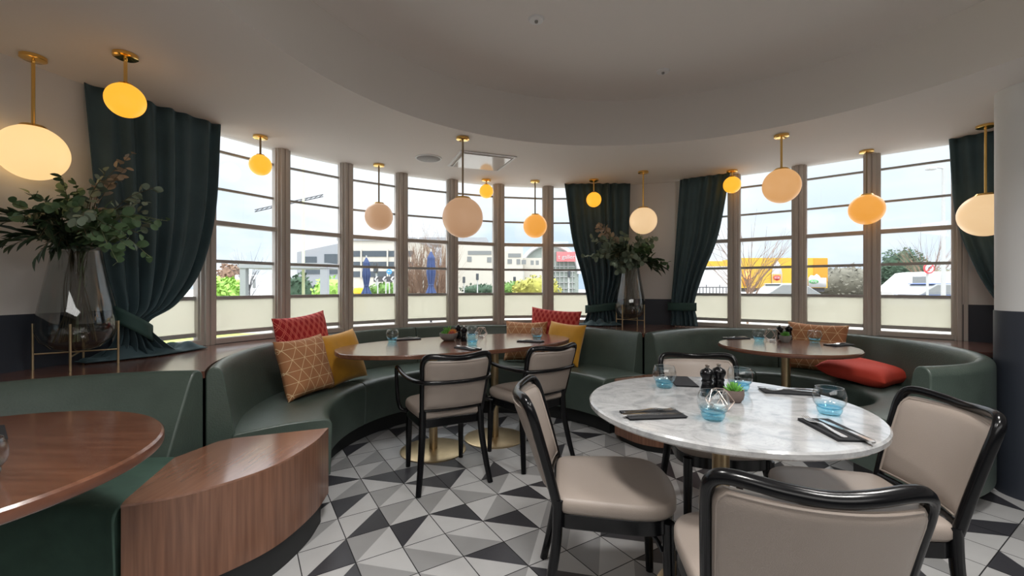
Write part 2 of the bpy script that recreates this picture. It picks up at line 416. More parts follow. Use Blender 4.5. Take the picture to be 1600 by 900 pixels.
for k in range(nA):
    k2 = (k + 1) % nA
    for q in range(6):
        q2 = (q + 1) % 6; fs.append((k * 6 + q, k2 * 6 + q, k2 * 6 + q2, k * 6 + q2))
cb.add(vs, fs)
structure(cb.build('ceiling', M['soffit'], angle=50), 'low plaster ceiling with a round raised well')

# ------------------------------------------------------------------ windows
def post(n, p, a, b, w=.104):
    """a painted post between two windows"""
    d = (Vector(b) - Vector(a)).normalized(); nrm = Vector((d.y, -d.x))
    if nrm.dot(Vector(p) - Vector(RC)) < 0: nrm = -nrm
    h = w / 2
    sec = [(-h, .012), (-h * .62, .012), (-h * .55, -.006), (-h * .12, -.006), (-h * .06, .004), (h * .06, .004), (h * .12, -.006), (h * .55, -.006), (h * .62, .012), (h, .012), (h, .11), (h * .6, .13), (-h * .6, .13), (-h, .11)]
    poly = [(p[0] + d.x * s + nrm.x * t, p[1] + d.y * s + nrm.y * t) for s, t in sec]
    return structure(MB().prism(poly, LEDGE, CEIL).build('trim_%d' % n, M['frame'], angle=30), 'taupe painted window post')
chainL = [mA, m0, m1, m2, m3, m4, m5, m6, m6b]; chainR = [p7, m7, m8, m9, m10]
k = 1
for ch in (chainL, chainR):
    for i, p in enumerate(ch):
        post(k, p, ch[max(i - 1, 0)], ch[min(i + 1, len(ch) - 1)]); k += 1
k = 1
BARS = [(2.205, .018), (1.925, .018), (1.385, .024), (1.112, .026), (.850, .030)]
for ch in (chainL, chainR):
    for a, b in zip(ch[:-1], ch[1:]):
        d, nrm = outward(a, b); L = (Vector(b) - Vector(a)).length; half = L / 2 - .044
        mid = (Vector(a) + Vector(b)) / 2
        e = bpy.data.objects.new('window_%d' % k, None); COL.objects.link(e); structure(e, 'tall sash window with glazing bars and a frosted lower pane'); k += 1
        e.location = (mid.x, mid.y, 0); e.rotation_euler = (0, 0, math.atan2(d.y, d.x))
        sg = 1 if Vector((-d.y, d.x)).dot(nrm) > 0 else -1            # local +y or -y is outward
        y = lambda t: sg * t
        for sx in (-1, 1):
            MB().box((sx * (half - .007), y(.06), (LEDGE + CEIL) / 2), (.017, .05, CEIL - LEDGE)).build('stile', M['frame'], e, bevel=.003)
        MB().box((0, y(.055), 1.667), (2 * half, .06, .036)).build('meeting_rail', M['frame'], e, bevel=.004)
        MB().box((0, y(.05), LEDGE + .02), (2 * half, .08, .04)).build('sill_rail', M['frame'], e, bevel=.004)
        for z, t in BARS:
            MB().box((0, y(.07), z), (2 * half - .02, .022, t)).build('glazing_bar', M['bar'], e)
        MB().box((0, y(.082), (1.667 + CEIL) / 2), (2 * half - .02, .004, CEIL - 1.667)).build('pane', M['pane'], e, smooth=False)
        MB().box((0, y(.076), (LEDGE + 1.667) / 2), (2 * half - .02, .004, 1.667 - LEDGE)).build('pane', M['pane'], e, smooth=False)
        MB().box((0, y(.0725), (.86 + 1.10) / 2), (2 * half - .024, .001, 1.10 - .86)).build('frosted_film', M['frost'], e, smooth=False)

# column on the right
cc, cr_ = (3.0, 2.474), .16
b = MB()
b.lathe([(cr_ + .004, 0), (cr_ + .004, DADO)], 48, (cc[0], cc[1], 0), 1); b.lathe([(cr_, DADO), (cr_, CEIL)], 48, (cc[0], cc[1], 0), 0)
structure(b.build('column', [plain('white_column_paint', (.78, .785, .78), .55), M['dado']], angle=50), 'round white column with a dark lower half')

# ------------------------------------------------------------------ built-in benches
BA, BB, BCc = (-.17, 3.0), (2.02, 3.22), (-1.5, 1.05)
RA, RB, RCo = 1.60, 1.06, 1.10
def cross(c1, r1, c2, r2, sgn):
    d = math.hypot(c2[0] - c1[0], c2[1] - c1[1]); a = (r1 * r1 - r2 * r2 + d * d) / (2 * d)
    th = math.atan2(c2[1] - c1[1], c2[0] - c1[0]) + sgn * math.acos(a / r1)
    p = (c1[0] + r1 * math.cos(th), c1[1] + r1 * math.sin(th))
    return math.degrees(th) % 360, math.degrees(math.atan2(p[1] - c2[1], p[0] - c2[0])) % 360
aA0, aC1 = cross(BA, RA + .004, BCc, RCo + .004, -1)
aA1, aB0 = cross(BA, RA + .004, BB, RB + .004, 1)
def rounded(pts, rad, n=4):
    """round chosen corners of a closed (r,z) profile; rad is one radius per corner"""
    out = []; k = len(pts)
    for i in range(k):
        p = Vector(pts[i]); a = (Vector(pts[i - 1]) - p); b = (Vector(pts[(i + 1) % k]) - p); r = rad[i]
        if r <= 0: out.append(tuple(p)); continue
        a1 = p + a.normalized() * min(r, a.length * .49); b1 = p + b.normalized() * min(r, b.length * .49)
        for j in range(n + 1):
            t = j / n; out.append(tuple(a1 * (1 - t) ** 2 + p * 2 * t * (1 - t) + b1 * t * t))
    return out
def seat_prof(rf, rb): return rounded([(rf, .13), (rf - .012, .452), ((rf + rb) / 2, .462), (rb + .02, .445), (rb + .02, .13)], [.01, .055, .2, .02, .01], 6)
def back_prof(rb, rt, ro): return rounded([(rb, .40), (rt, .775), ((rt + ro) / 2, .795), (ro, .77), (ro, .10), (rb + .03, .10)], [.02, .06, .05, .03, .01, .01], 6)
def bench(name, c, rf, rb, rt, ro, seat_cuts, back_cuts, label, group, sk=None, leather='leather', plinth=(None, None)):
    t = thing(name, (c[0], c[1], 0), label, 'bench', group)
    g = .12
    for i, (a, b) in enumerate(zip(seat_cuts[:-1], seat_cuts[1:])):
        s0 = sk[0] if sk and i == 0 else 0; s1 = sk[1] if sk and i == len(seat_cuts) - 2 else 0
        MB().arc((0, 0), seat_prof(rf, rb), a + g, b - g, max(6, int(abs(b - a) / 3)), s0, s1).build('seat_cushion', M[leather], t, angle=50, bevel=.008)
    for a, b in zip(back_cuts[:-1], back_cuts[1:]):
        MB().arc((0, 0), back_prof(rb, rt, ro), a + g, b - g, max(6, int(abs(b - a) / 3))).build('backrest', M['leather'], t, angle=50, bevel=.012)
    MB().arc((0, 0), [(rf + .07, 0), (rf + .07, .135), (rb, .135), (rb, 0)], seat_cuts[0] + 1, seat_cuts[-1] - 1, 40, *(sk or (0, 0))).build('plinth', M['plinth'], t)
    return t
bench('curved_bench', BA, 1.02, 1.47, 1.53, RA, [27, 92, 161, 213], [aA1, 66, 121, aA0], 'long curved dark green leather bench wrapping round the oval table', 'green leather benches')
bench('curved_bench', BB, .53, .91, .97, RB, [-86, 17, 80, 140], [-86, -45, 60, aB0], 'curved green leather bench wrapping round the small table by the white column', 'green leather benches')
bench('curved_bench', BCc, .44, .85, 1.02, RCo, [69, 170], [aC1, 150], 'curved green bench at far left behind the round brown table', 'green leather benches', sk=(44, 0), leather='velvet')

# walnut end boxes filling the gaps between benches
def wood_box(poly_front, poly_back, label, zk=.12):
    pts = [tuple(p) for p in poly_back] + [tuple(p[:2]) for p in catmull([(q[0], q[1], 0) for q in poly_front], 8)]
    cx = sum(p[0] for p in pts) / len(pts); cy = sum(p[1] for p in pts) / len(pts)
    L = [(p[0] - cx, p[1] - cy) for p in pts]
    t = thing('walnut_end_box', (cx, cy, 0), label, 'wood box', 'walnut boxes between the benches')
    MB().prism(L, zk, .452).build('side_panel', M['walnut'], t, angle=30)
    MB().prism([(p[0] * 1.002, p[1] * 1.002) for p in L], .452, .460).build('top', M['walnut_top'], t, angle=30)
    MB().prism([(p[0] * .88, p[1] * .88) for p in L], 0, zk + .001).build('plinth', M['plinth'], t, angle=30)
    return t
wood_box([(-.958, 2.254), (-.940, 2.05), (-.973, 1.814), (-1.055, 1.66), (-1.178, 1.53), (-1.32, 1.458)], [(-1.340, 1.50), (-1.455, 1.86), (-1.40, 2.06), (-1.36, 2.10)],
         'walnut curved end box in front of the left bench end')
wood_box([(1.57, 3.575), (1.47, 3.22), (1.22, 3.05), (.95, 3.13), (.80, 3.36)], [(.82, 3.45), (1.22, 3.66), (1.24, 3.78), (1.31, 3.775)],
         'walnut box low behind the marble table between two benches', .05)

# dark wood ledge behind the benches
inner = [polar(BCc, 1.105, a) for a in (156, 140, 125, 110, aC1)] + [polar(BA, RA + .004, aA0 - i * (aA0 - aA1) / 44) for i in range(1, 45)] + [polar(BB, RB + .004, aB0 - i * (aB0 + 24) / 40) for i in range(1, 41)]
outer = [(3.925, 2.7), (3.80, 2.98), (3.63, 3.2)] + [m10, m9, m8, m7, p7, (1.335, 4.87), m6b, m6, m5, m4, m3, m2, m1, m0] + left_arc + [(LX, 1.52)]
outer = [(p[0] + (RC[0] - p[0]) * .006, p[1] + (RC[1] - p[1]) * .006) for p in outer]
inner = [p for p in inner if p[0] > LX + .01]
from mathutils.geometry import tessellate_polygon
lp = inner + outer; nl = len(lp)
tri = tessellate_polygon([[Vector((p[0], p[1], 0)) for p in lp]])
b = MB(); b.add([(p[0], p[1], LEDGE - .035) for p in lp] + [(p[0], p[1], LEDGE) for p in lp],
    [tuple(f) for f in tri] + [tuple(i + nl for i in reversed(f)) for f in tri] + [(i, (i + 1) % nl, nl + (i + 1) % nl, nl + i) for i in range(nl)])
structure(b.build('trim_ledge', M['ledgewood'], smooth=False), 'dark brown wood ledge running between the benches and the windows')

# ------------------------------------------------------------------ curtains
def curtain(label, rows, folds, tie_z, tie_h=.07, tie_tilt=0.0, puddle=None, group='velvet curtains', amp=.03):
    """rows: (z, left xy, right xy) from the ceiling down; folds run downward"""
    base = rows[0]; c0 = Vector(((rows[-1][1][0] + rows[-1][2][0]) / 2, (rows[-1][1][1] + rows[-1][2][1]) / 2, 0))
    t = thing('velvet_curtain', c0, label, 'curtain', group)
    Ls = catmull([(r[1][0], r[1][1], r[0]) for r in rows], 10); Rs = catmull([(r[2][0], r[2][1], r[0]) for r in rows], 10)
    top_w = (Ls[0] - Rs[0]).length; ph = random.random() * 6
    nu = folds * 10
    def fn(u, v):
        k = v * (len(Ls) - 1); i = min(int(k), len(Ls) - 2); f = k - i
        a = Ls[i].lerp(Ls[i + 1], f); b = Rs[i].lerp(Rs[i + 1], f)
        d = (b - a); w = d.length; d.z = 0; d.normalize(); n = Vector((d.y, -d.x, 0))
        if n.dot(Vector((RC[0], RC[1], 0)) - a) < 0: n = -n
        uu = u + .012 * math.sin(u * 17 + ph)
        A = amp * (.45 + .75 * min(1, (1 - w / top_w) * 1.3 + .15)) * (.8 + .35 * math.sin(u * 9.3 + ph * 2))
        s = math.sin(uu * folds * 2 * PI + ph + .5 * math.sin(v * 3 + u * 5))
        p = a.lerp(b, u) + n * (A * s + .015 * math.sin(u * PI))
        return p - c0
    MB().grid(fn, nu, 44).build('fabric', M['curtain'], t, angle=80, solid=.004, fix=False)
    # tieback band
    for i in range(len(Ls) - 1):
        if Ls[i].z >= tie_z >= Ls[i + 1].z: break
    a, b = Ls[i], Rs[i]; d = (b - a); w = d.length; d.z = 0; d.normalize(); n = Vector((d.y, -d.x, 0))
    if n.dot(Vector((RC[0], RC[1], 0)) - a) < 0: n = -n
    cen = (a + b) / 2
    def band(u, v):
        th = u * 2 * PI
        p = cen + d * ((w / 2 + .025) * math.cos(th)) + n * (.012 + (amp * 1.75) * math.sin(th))
        p.z = tie_z + (v - .5) * tie_h - tie_tilt * math.cos(th) * w / 2
        return p - c0
    MB().grid(band, 36, 4, closed_u=True).build('tieback', M['tie'], t, angle=80, solid=.006)
    if puddle:
        (pa, pb, h) = puddle; pa = Vector((pa[0], pa[1], LEDGE)); pb = Vector((pb[0], pb[1], LEDGE)); dd = pb - pa; nn = Vector((-dd.y, dd.x, 0)).normalized()
        rr = random.Random(5)
        def pud(u, v):
            hump = math.sin(u * PI) ** .5 * math.sin(v * PI)
            p = pa.lerp(pb, u) + nn * ((v - .5) * .24 * (.45 + .55 * math.sin(u * PI)))
            p.z += .008 + h * hump * (.55 + .3 * math.sin(u * 23 + v * 4) + .22 * math.sin(u * 11 - v * 9 + 1))
            return p - c0
        MB().grid(pud, 60, 20).build('hem', M['curtain'], t, angle=80, solid=.004)
    return t
curtain('tall dark teal curtain at left beside the big leafy vase', [(2.341, (-2.40, 2.42), (-2.075, 3.06)), (1.73, (-2.36, 2.44), (-2.10, 3.04)), (1.32, (-2.33, 2.47), (-2.14, 2.95)), (1.09, (-2.29, 2.50), (-2.18, 2.78)), (.985, (-2.28, 2.50), (-2.21, 2.61)), (.88, (-2.30, 2.49), (-2.18, 2.66)), (.785, (-2.36, 2.46), (-2.14, 2.76))],
        7, .975, .095, 1.0, ((-2.36, 2.36), (-2.12, 2.96), .085), amp=.042)
curtain('teal curtain left of the plain wall, behind the smaller leafy vase', [(2.341, (.585, 4.83), (1.315, 4.80)), (1.72, (.67, 4.82), (1.29, 4.78)), (1.32, (.775, 4.80), (1.23, 4.77)), (1.05, (.83, 4.78), (1.13, 4.75)), (.965, (.835, 4.77), (1.12, 4.74)), (.88, (.82, 4.76), (1.15, 4.73)), (.785, (.78, 4.76), (1.18, 4.72))],
        8, .965, .085, -.15, ((.72, 4.70), (1.18, 4.66), .06), amp=.036)
curtain('teal curtain right of the plain wall, by the right hand windows', [(2.341, (1.80, 4.63), (2.20, 4.36)), (1.72, (1.755, 4.63), (2.10, 4.40)), (1.32, (1.72, 4.62), (1.96, 4.44)), (1.05, (1.69, 4.60), (1.885, 4.46)), (.96, (1.69, 4.60), (1.885, 4.46)), (.88, (1.69, 4.60), (1.90, 4.45)), (.785, (1.68, 4.59), (1.905, 4.43))],
        6, .985, .085, .0, amp=.026)
curtain('teal curtain at far right behind the white column', [(2.341, (3.40, 3.36), (3.72, 2.95)), (1.75, (3.43, 3.34), (3.74, 2.93)), (1.33, (3.49, 3.25), (3.74, 2.90)), (1.05, (3.56, 3.15), (3.74, 2.90)), (.95, (3.59, 3.10), (3.73, 2.90)), (.88, (3.58, 3.12), (3.74, 2.90)), (.785, (3.57, 3.14), (3.74, 2.90))],
        6, .965, .085, .2, amp=.026)

# ------------------------------------------------------------------ ceiling fittings
def pendant(px_xy, z, R, mat, label, group, rod):
    t = thing('globe_pendant_lamp', (px_xy[0], px_xy[1], CEIL), label, 'lamp', group)
    MB().lathe([(.0, -.022), (.040, -.022), (.050, -.016), (.050, 0)], 32).build('ceiling_rose', M['brass'], t)
    zt = z + R - CEIL
    MB().tube([(0, 0, -.02), (0, 0, zt + .004)], .0075, 12).build('rod', M[rod], t)
    MB().lathe([(.0, zt + .006), (R * .34, zt + .002), (R * .42, zt - R * .085)], 32).build('cap', M['brass'], t)
    pr = [(max(R * math.sin(PI * i / 28), 0.0003), -R * math.cos(PI * i / 28) + z - CEIL) for i in range(29)]
    MB().lathe(pr, 48).build('glass_globe', mat, t, angle=80)
    return t
cream = emit('globe_cream', (1.0, .66, .29), .74, (.65, .52, .35)); amber = emit('globe_amber', (1.0, .44, .03), .86, (.4, .22, .06)); dim = emit('globe_dim', (1.0, .55, .28), .26, (.62, .48, .38))
peach = emit('globe_peach', (1.0, .50, .17), .44, (.55, .42, .30)); pale = emit('globe_pale', (1.0, .68, .36), .55, (.7, .58, .45)); orange = emit('globe_orange', (1.0, .42, .06), .58, (.5, .3, .13))
GL = [((-2.375, 2.143), 1.861, .133, cream, 'large cream globe lamp at far left over the big vase', 'brass'),
 ((-1.902, 2.126), 2.113, .081, amber, 'small amber globe lamp on a short brass rod before the left curtain', 'brass'),
 ((-1.915, 3.288), 2.121, .078, amber, 'small amber globe lamp in front of the leftmost window', 'darkbrass'),
 ((-1.248, 4.050), 1.851, .128, dim, 'medium pinkish globe lamp in front of the third window from the left', 'darkbrass'),
 ((-.378, 3.317), 1.726, .155, dim, 'largest pinkish globe lamp hanging over the oval table', 'darkbrass'),
 ((-.275, 4.62), 2.213, .074, amber, 'tiny amber globe lamp just under the ceiling right of the largest globe', 'brass'),
 ((.250, 4.68), 1.850, .128, orange, 'medium orange globe lamp on a thin rod left of the middle curtain', 'darkbrass'),
 ((.875, 4.62), 2.124, .079, amber, 'small amber globe lamp before the middle curtain', 'brass'),
 ((1.306, 4.299), 1.850, .133, pale, 'medium cream globe lamp above the smaller leafy vase', 'brass'),
 ((2.170, 4.26), 2.198, .081, amber, 'small amber globe lamp at the top of the curtain right of the plain wall', 'brass'),
 ((2.034, 3.261), 1.956, .129, peach, 'medium peach globe lamp hanging over the small table by the column', 'brass'),
 ((2.985, 3.637), 1.845, .126, orange, 'medium orange globe lamp before the right hand windows', 'darkbrass'),
 ((3.355, 3.06), 1.703, .149, pale, 'large cream globe lamp half hidden by the white column', 'brass')]
for xy, z, R, m, lb, rod in GL: pendant(xy, z, R, m, lb, 'globe pendant lamps', rod)

sp = at(669.5, 247, CEIL)
t = thing('ceiling_speaker', sp, 'round grey speaker set in the low ceiling', 'speaker')
MB().lathe([(.001, -.010), (.098, -.010), (.104, -.006)], 40).build('grille', M['spk'], t); MB().lathe([(.104, -.007), (.116, -.006), (.118, 0)], 40, cap=False).build('rim', M['white'], t)
q = [at(718, 236, CEIL), at(806, 246, CEIL), at(786, 261, CEIL), at(697, 261, CEIL)]
ctr = sum(q, Vector((0, 0, 0))) / 4
t = thing('ceiling_vent', ctr, 'square white vent panel in the ceiling behind the largest globe', 'vent')
t.rotation_euler = (0, 0, math.atan2(q[1].y - q[0].y, q[1].x - q[0].x))
gloss = plain('glossy_white_panel', (.75, .73, .70), .1)
MB().box((0, 0, -.012), (.43, .43, .012)).build('panel', gloss, t, bevel=.003)
b = MB(); b.box((0, .235, -.005), (.51, .02, .01)); b.box((0, -.235, -.005), (.51, .02, .01)); b.box((.245, 0, -.005), (.02, .45, .01)); b.box((-.245, 0, -.005), (.02, .45, .01))
b.build('frame', M['white'], t)
for (px, py, lb) in ((838, 30, 'white round ceiling fitting at the top of the raised well'), (1036, 111, 'white round ceiling fitting at the far right of the raised well')):
    d = (DTOP - CAMZ) * F / (HY - py); p = Vector(((px - 800) / F * d, d, DTOP))
    t = thing('smoke_detector', p, lb, 'detector', 'ceiling fittings in the well')
    MB().lathe([(.001, -.010), (.040, -.009), (.046, 0)], 32).build('plate', M['white'], t); MB().lathe([(.001, -.022), (.009, -.020), (.010, -.009)], 16).build('nub', M['spk'], t)

for k, (x, y) in enumerate(((-.35, 1.35), (1.75, 1.35), (.05, .35), (1.35, .35))):  # invented downlights above the view, added to brighten floor and tables
    t = thing('added_downlight', (x, y, DTOP), 'added unseen fill light in the raised well, overhead', 'added_downlight', 'added fill lights in the well')
    MB().lathe([(.045, -.004), (.062, -.006), (.068, 0)], 32, cap=False).build('rim', M['white'], t)
    MB().lathe([(.001, -.001), (.046, -.004)], 32, cap=False).build('lens', M['white'], t)
    l = bpy.data.lights.new('added_fill_lamp', 'SPOT'); l.energy = 98; l.spot_size = math.radians(135); l.spot_blend = .9; l.shadow_soft_size = .16; l.color = (1, .975, .94)
    lo = bpy.data.objects.new('added_fill_lamp', l); COL.objects.link(lo); lo.parent = t; lo.location = (0, 0, -.03)
# ------------------------------------------------------------------ tables
TT = .752
def pedestal(t, x, y, r=.238, col=.031, topz=.70):
    MB().lathe([(.001, .016), (col + .012, .016), (r - .02, .012), (r, .006), (r, 0)], 56, (x, y, 0)).build('base', M['brushed'], t)
    MB().lathe([(col, .012), (col, topz)], 28, (x, y, 0)).build('column', M['brushed'], t)
def round_table(x, y, R, mat, edge, label, th=.028, bracket=True):
    t = thing('pedestal_table', (x, y, 0), label, 'table')
    MB().lathe([(.001, TT - th), (R - .006, TT - th), (R, TT - th + .006), (R, TT - .006), (R - .006, TT), (.001, TT)], 96).build('table_top', [mat], t, angle=35)
    if edge: MB().lathe([(R + .0006, TT - th + .005), (R + .0014, TT - th + .008), (R + .0014, TT - .009), (R + .0006, TT - .006)], 96, cap=False).build('edge_band', edge, t)
    MB().lathe([(.001, .69), (.14, .69), (.15, .70), (.15, TT - th)], 40).build('top_plate', M['plinth'], t)
    pedestal(t, 0, 0)
    return t
MT = (.80, 1.655)
round_table(MT[0], MT[1], .495, M['marble'], None, 'round white and grey marble topped table in the right foreground', .026)
round_table(2.06, 3.25, .46, M['tablewood'], M['tableedge'], 'small round brown wood table in the bench by the white column')
round_table(-1.50, 1.05, .51, M['tablewood'], M['tableedge'], 'round brown wood table at the left edge', .034)
OT, OA = (-.385, 3.43), math.radians(30)
t = thing('oval_table', (OT[0], OT[1], 0), 'long oval brown wood table on two brass discs in the middle', 'table', rz=OA)
def oval(a, b, n=96, e=2.35):
    return [(a * math.copysign(abs(math.cos(2 * PI * k / n)) ** (2 / e), math.cos(2 * PI * k / n)), b * math.copysign(abs(math.sin(2 * PI * k / n)) ** (2 / e), math.sin(2 * PI * k / n))) for k in range(n)]
MB().prism(oval(.955, .47), TT - .03, TT).build('table_top', M['tablewood'], t, angle=35, bevel=.005)
b = MB(); b.box((0, 0, .712), (1.0, .12, .022)); b.box((-.255, 0, .711), (.1, .5, .022)); b.box((.255, 0, .711), (.1, .5, .022)); b.build('top_rail', M['plinth'], t)
iv = Matrix.Rotation(-OA, 2)
for (px, py) in ((677, 703), (773, 684)):
    p = at(px, py, 0); l = iv @ Vector((p.x - OT[0], p.y - OT[1])); pedestal(t, l.x, l.y)

# ------------------------------------------------------------------ chairs
def seat_outline(wf, wb, y0, y1, n=12):
    P = [(-wb / 2, y0), (wb / 2, y0), (wf / 2, y1 - .10), (wf / 2 - .055, y1 - .015), (0, y1 + .012), (-wf / 2 + .055, y1 - .015), (-wf / 2, y1 - .10)]
    return rounded(P, [.045, .045, .09, .07, .2, .07, .09], 5)
def scale_poly(P, s, c=(0, 0)): return [(c[0] + (x - c[0]) * s, c[1] + (y - c[1]) * s) for x, y in P]
def pad(P, z0, z1, crown, rnd=.018):
    """upholstered pad from an outline"""
    n = len(P); b = MB(); levels = [(1 - .035, z0), (1, z0 + rnd * .7), (1, z1 - rnd), (1 - .02, z1 - rnd * .35), (1 - .06, z1), (.7, z1 + crown * .7), (.35, z1 + crown)]
    c = (sum(p[0] for p in P) / n, sum(p[1] for p in P) / n); vs = []; fs = []
    for s, z in levels: vs += [(x, y, z) for x, y in scale_poly(P, s, c)]
    for i in range(len(levels) - 1):
        for j in range(n): fs.append((i * n + j, i * n + (j + 1) % n, (i + 1) * n + (j + 1) % n, (i + 1) * n + j))
    fs += [tuple(reversed(range(n))), tuple(range((len(levels) - 1) * n, len(levels) * n))]
    return b.add(vs, fs)
BW, BZ0, BZ1 = .205, .460, .785
def back_y(u, z):                          # u -1..1 across, z height; the back leans and is hollowed
    k = (z - .44) / .36
    return -.195 - .085 * k - .015 * k * k - .062 * (1 - u * u) * (.35 + .65 * max(k, 0))
def back_x(u, z):
    k = (z - .44) / .36
    return u * (.185 + .022 * k)
def make_chair(arms):
    t = thing('armchair' if arms else 'side_chair', (0, 0, 0), 'x', 'chair')
    P = seat_outline(.45, .39, -.205, .225)
    pad(P, .415, .468, .010).build('seat', M['taupe'], t, angle=60)
    MB().prism(scale_poly(P, .965), .362, .416).build('seat_frame', M['black'], t, bevel=.004)
    # legs
    for sx in (-1, 1):
        path = [(sx * .178, .175, .40), (sx * .180, .178, .25), (sx * .184, .186, 0)]
        MB().tube(path, [(.022, .022), (.0205, .0205), (.0155, .0155)], 10).build('leg', M['black'], t)
        path = catmull([(sx * .180, -.195, .46), (sx * .186, -.203, .30), (sx * .205, -.235, .12), (sx * .222, -.262, 0)], 5)
        MB().tube(path, [(.0225 - .006 * i / (len(path) - 1), .0195 - .004 * i / (len(path) - 1)) for i in range(len(path))], 10).build('leg', M['black'], t)
        MB().tube(catmull([(sx * .176, .155, .30), (sx * .172, .13, .345), (sx * .165, .085, .372)], 5), .008, 8).build('brace', M['black'], t)
    # bent back frame: stiles and top rail in one sweep
    pts = [(-1, .44), (-1, .56), (-1, .68), (-.995, .755), (-.93, .792), (-.75, .803), (-.35, .796), (0, .791), (.35, .796), (.75, .803), (.93, .792), (.995, .755), (1, .68), (1, .56), (1, .44)]
    P3 = catmull([(back_x(u, z), back_y(u, min(z, .79)) - .004, z) for u, z in pts], 6)
    MB().tube(P3, (.0175, .0145), 12, up=(0, 1, 0)).build('back_frame', M['black'], t)
    # upholstered back, pillowed on both faces
    def face(side):
        def fn(u, v):
            uu = (u * 2 - 1); vv = v
            rx = .955
            z = BZ0 + .022 + (BZ1 - BZ0 - .03) * vv
            corner = max(0, vv - .86) / .14
            lim = rx * (1 - .10 * corner ** 2.2)
            U = uu * lim
            edge = (1 - abs(uu) ** 8) * (1 - abs(2 * vv - 1) ** 10)
            th = .010 + .013 * max(edge, 0) ** .5
            return (back_x(U, z), back_y(U, z) - .008 + side * th, z)
        return fn
    b = MB(); nu, nv = 26, 18
    b.grid(face(1), nu, nv); o1 = 0; o2 = len(b.v); b.grid(face(-1), nu, nv); w = nu + 1
    for j in range(nu):
        b.f.append((j, j + 1, o2 + j + 1, o2 + j)); b.f.append((nv * w + j, nv * w + j + 1, o2 + nv * w + j + 1, o2 + nv * w + j))
    for i in range(nv):
        b.f.append((i * w, (i + 1) * w, o2 + (i + 1) * w, o2 + i * w)); b.f.append((i * w + nu, (i + 1) * w + nu, o2 + (i + 1) * w + nu, o2 + i * w + nu))
    b.mi = [0] * len(b.f)
    bk = b.build('backrest', M['taupe'], t, angle=60)
    for side in (1, -1):
        fn = face(side)
        loop = [fn(i / 20, 0) for i in range(20)] + [fn(1, i / 14) for i in range(14)] + [fn(1 - i / 20, 1) for i in range(20)] + [fn(0, 1 - i / 14) for i in range(14)]
        loop = [Vector(p) * 1 for p in loop]; cz = Vector((0, 0, .64))
        loop = [Vector((p.x * .965, p.y + side * .003, cz.z + (p.z - cz.z) * .955)) for p in loop]
        MB().tube(loop, .0042, 6, closed=True).build('piping', M['taupe'], bk)
    rail = [(back_x(u, .47), back_y(u, .46) , .468) for u in (-.98, -.6, -.2, .2, .6, .98)]
    MB().tube(catmull(rail, 4), (.009, .009), 8, up=(0, 0, 1)).build('lower_rail', M['black'], t)
    if arms:
        half = [(0, back_y(0, .655) - .030, .650), (-.12, back_y(-.6, .655) - .030, .650), (-.205, back_y(-1, .655) - .022, .651), (-.245, -.17, .654), (-.262, -.03, .662), (-.268, .09, .680), (-.268, .135, .672),
                (-.266, .155, .63), (-.262, .155, .54), (-.256, .15, .455), (-.240, .135, .405), (-.205, .115, .392)]
        full = half + [(-x, y, z) for x, y, z in half[1:]]
        full = [(-x, y, z) for x, y, z in reversed(half[1:])] + half
        MB().tube(catmull(full, 6), (.0125, .0125), 10).build('arm_rail', M['black'], t)
    return t
def heading(dx, dy): return math.atan2(dy, dx) - PI / 2
arm = make_chair(True); side = make_chair(False)
def put(o, x, y, dx, dy, label):
    o.location = (x, y, 0); o.rotation_euler = (0, 0, heading(dx, dy)); o['label'] = label; return o
G1 = 'taupe and black dining chairs'
arm['group'] = G1; side['group'] = G1
put(arm, -.445, 2.785, -.43, .90, 'taupe armchair with back to us at the near side of the oval table')
a2 = copy_tree(arm); put(a2, .095, 3.10, -.60, .80, 'taupe armchair at the right end of the oval table, half hidden')
put(side, .375, 1.66, .985, -.11, 'taupe side chair left of the marble table, its whole seat showing')
c2 = copy_tree(side); put(c2, .685, 1.175, .22, .975, 'nearest taupe chair, its back filling the right foreground')
c3 = copy_tree(side); put(c3, 1.20, 1.54, -.985, .17, 'taupe side chair right of the marble table, turned to face it')
c4 = copy_tree(side); put(c4, 1.02, 2.17, -.12, -.99, 'taupe side chair on the far side of the marble table')

# ------------------------------------------------------------------ cushions
def cushion(w, h, th, mat, center, yaw, tilt, roll, label, group='scatter cushions', flat=False):
    def prof(u, v):
        x, y = u * 2 - 1, v * 2 - 1
        e = max(0, (1 - x ** 4) * (1 - y ** 4)) ** .55
        px = x * w / 2 * (1 - .075 * (1 - abs(y) ** 2) * abs(x) ** 3 * 1.0) ; py = y * h / 2 * (1 - .075 * (1 - abs(x) ** 2) * abs(y) ** 3)
        return px, py, e
    rr = random.Random(int(w * 1000 + center[0] * 77)); p1, p2 = rr.random() * 6, rr.random() * 6
    def f(sd):
        def fn(u, v):
            x, y, e = prof(u, v)
            return (x, y, sd * (.004 + e * th / 2 * (1 + .10 * math.sin(u * 7 + p1) * math.sin(v * 6 + p2))))
        return fn
    b = MB(); n = 26; b.grid(f(1), n, n); o2 = len(b.v); b.grid(f(-1), n, n); w_ = n + 1
    for j in range(n):
        b.f += [(j, j + 1, o2 + j + 1, o2 + j), (n * w_ + j, n * w_ + j + 1, o2 + n * w_ + j + 1, o2 + n * w_ + j), (j * w_, (j + 1) * w_, o2 + (j + 1) * w_, o2 + j * w_), (j * w_ + n, (j + 1) * w_ + n, o2 + (j + 1) * w_ + n, o2 + j * w_ + n)]
    b.mi = [0] * len(b.f)
    o = b.build('cushion', mat, None, angle=75)
    R = Matrix.Rotation(math.radians(yaw), 4, 'Z') @ (Matrix.Rotation(math.radians(90 - tilt), 4, 'X')) @ Matrix.Rotation(math.radians(roll), 4, 'Z')
    o.matrix_world = Matrix.Translation(center) @ R
    return tag(o, label, 'cushion', group)
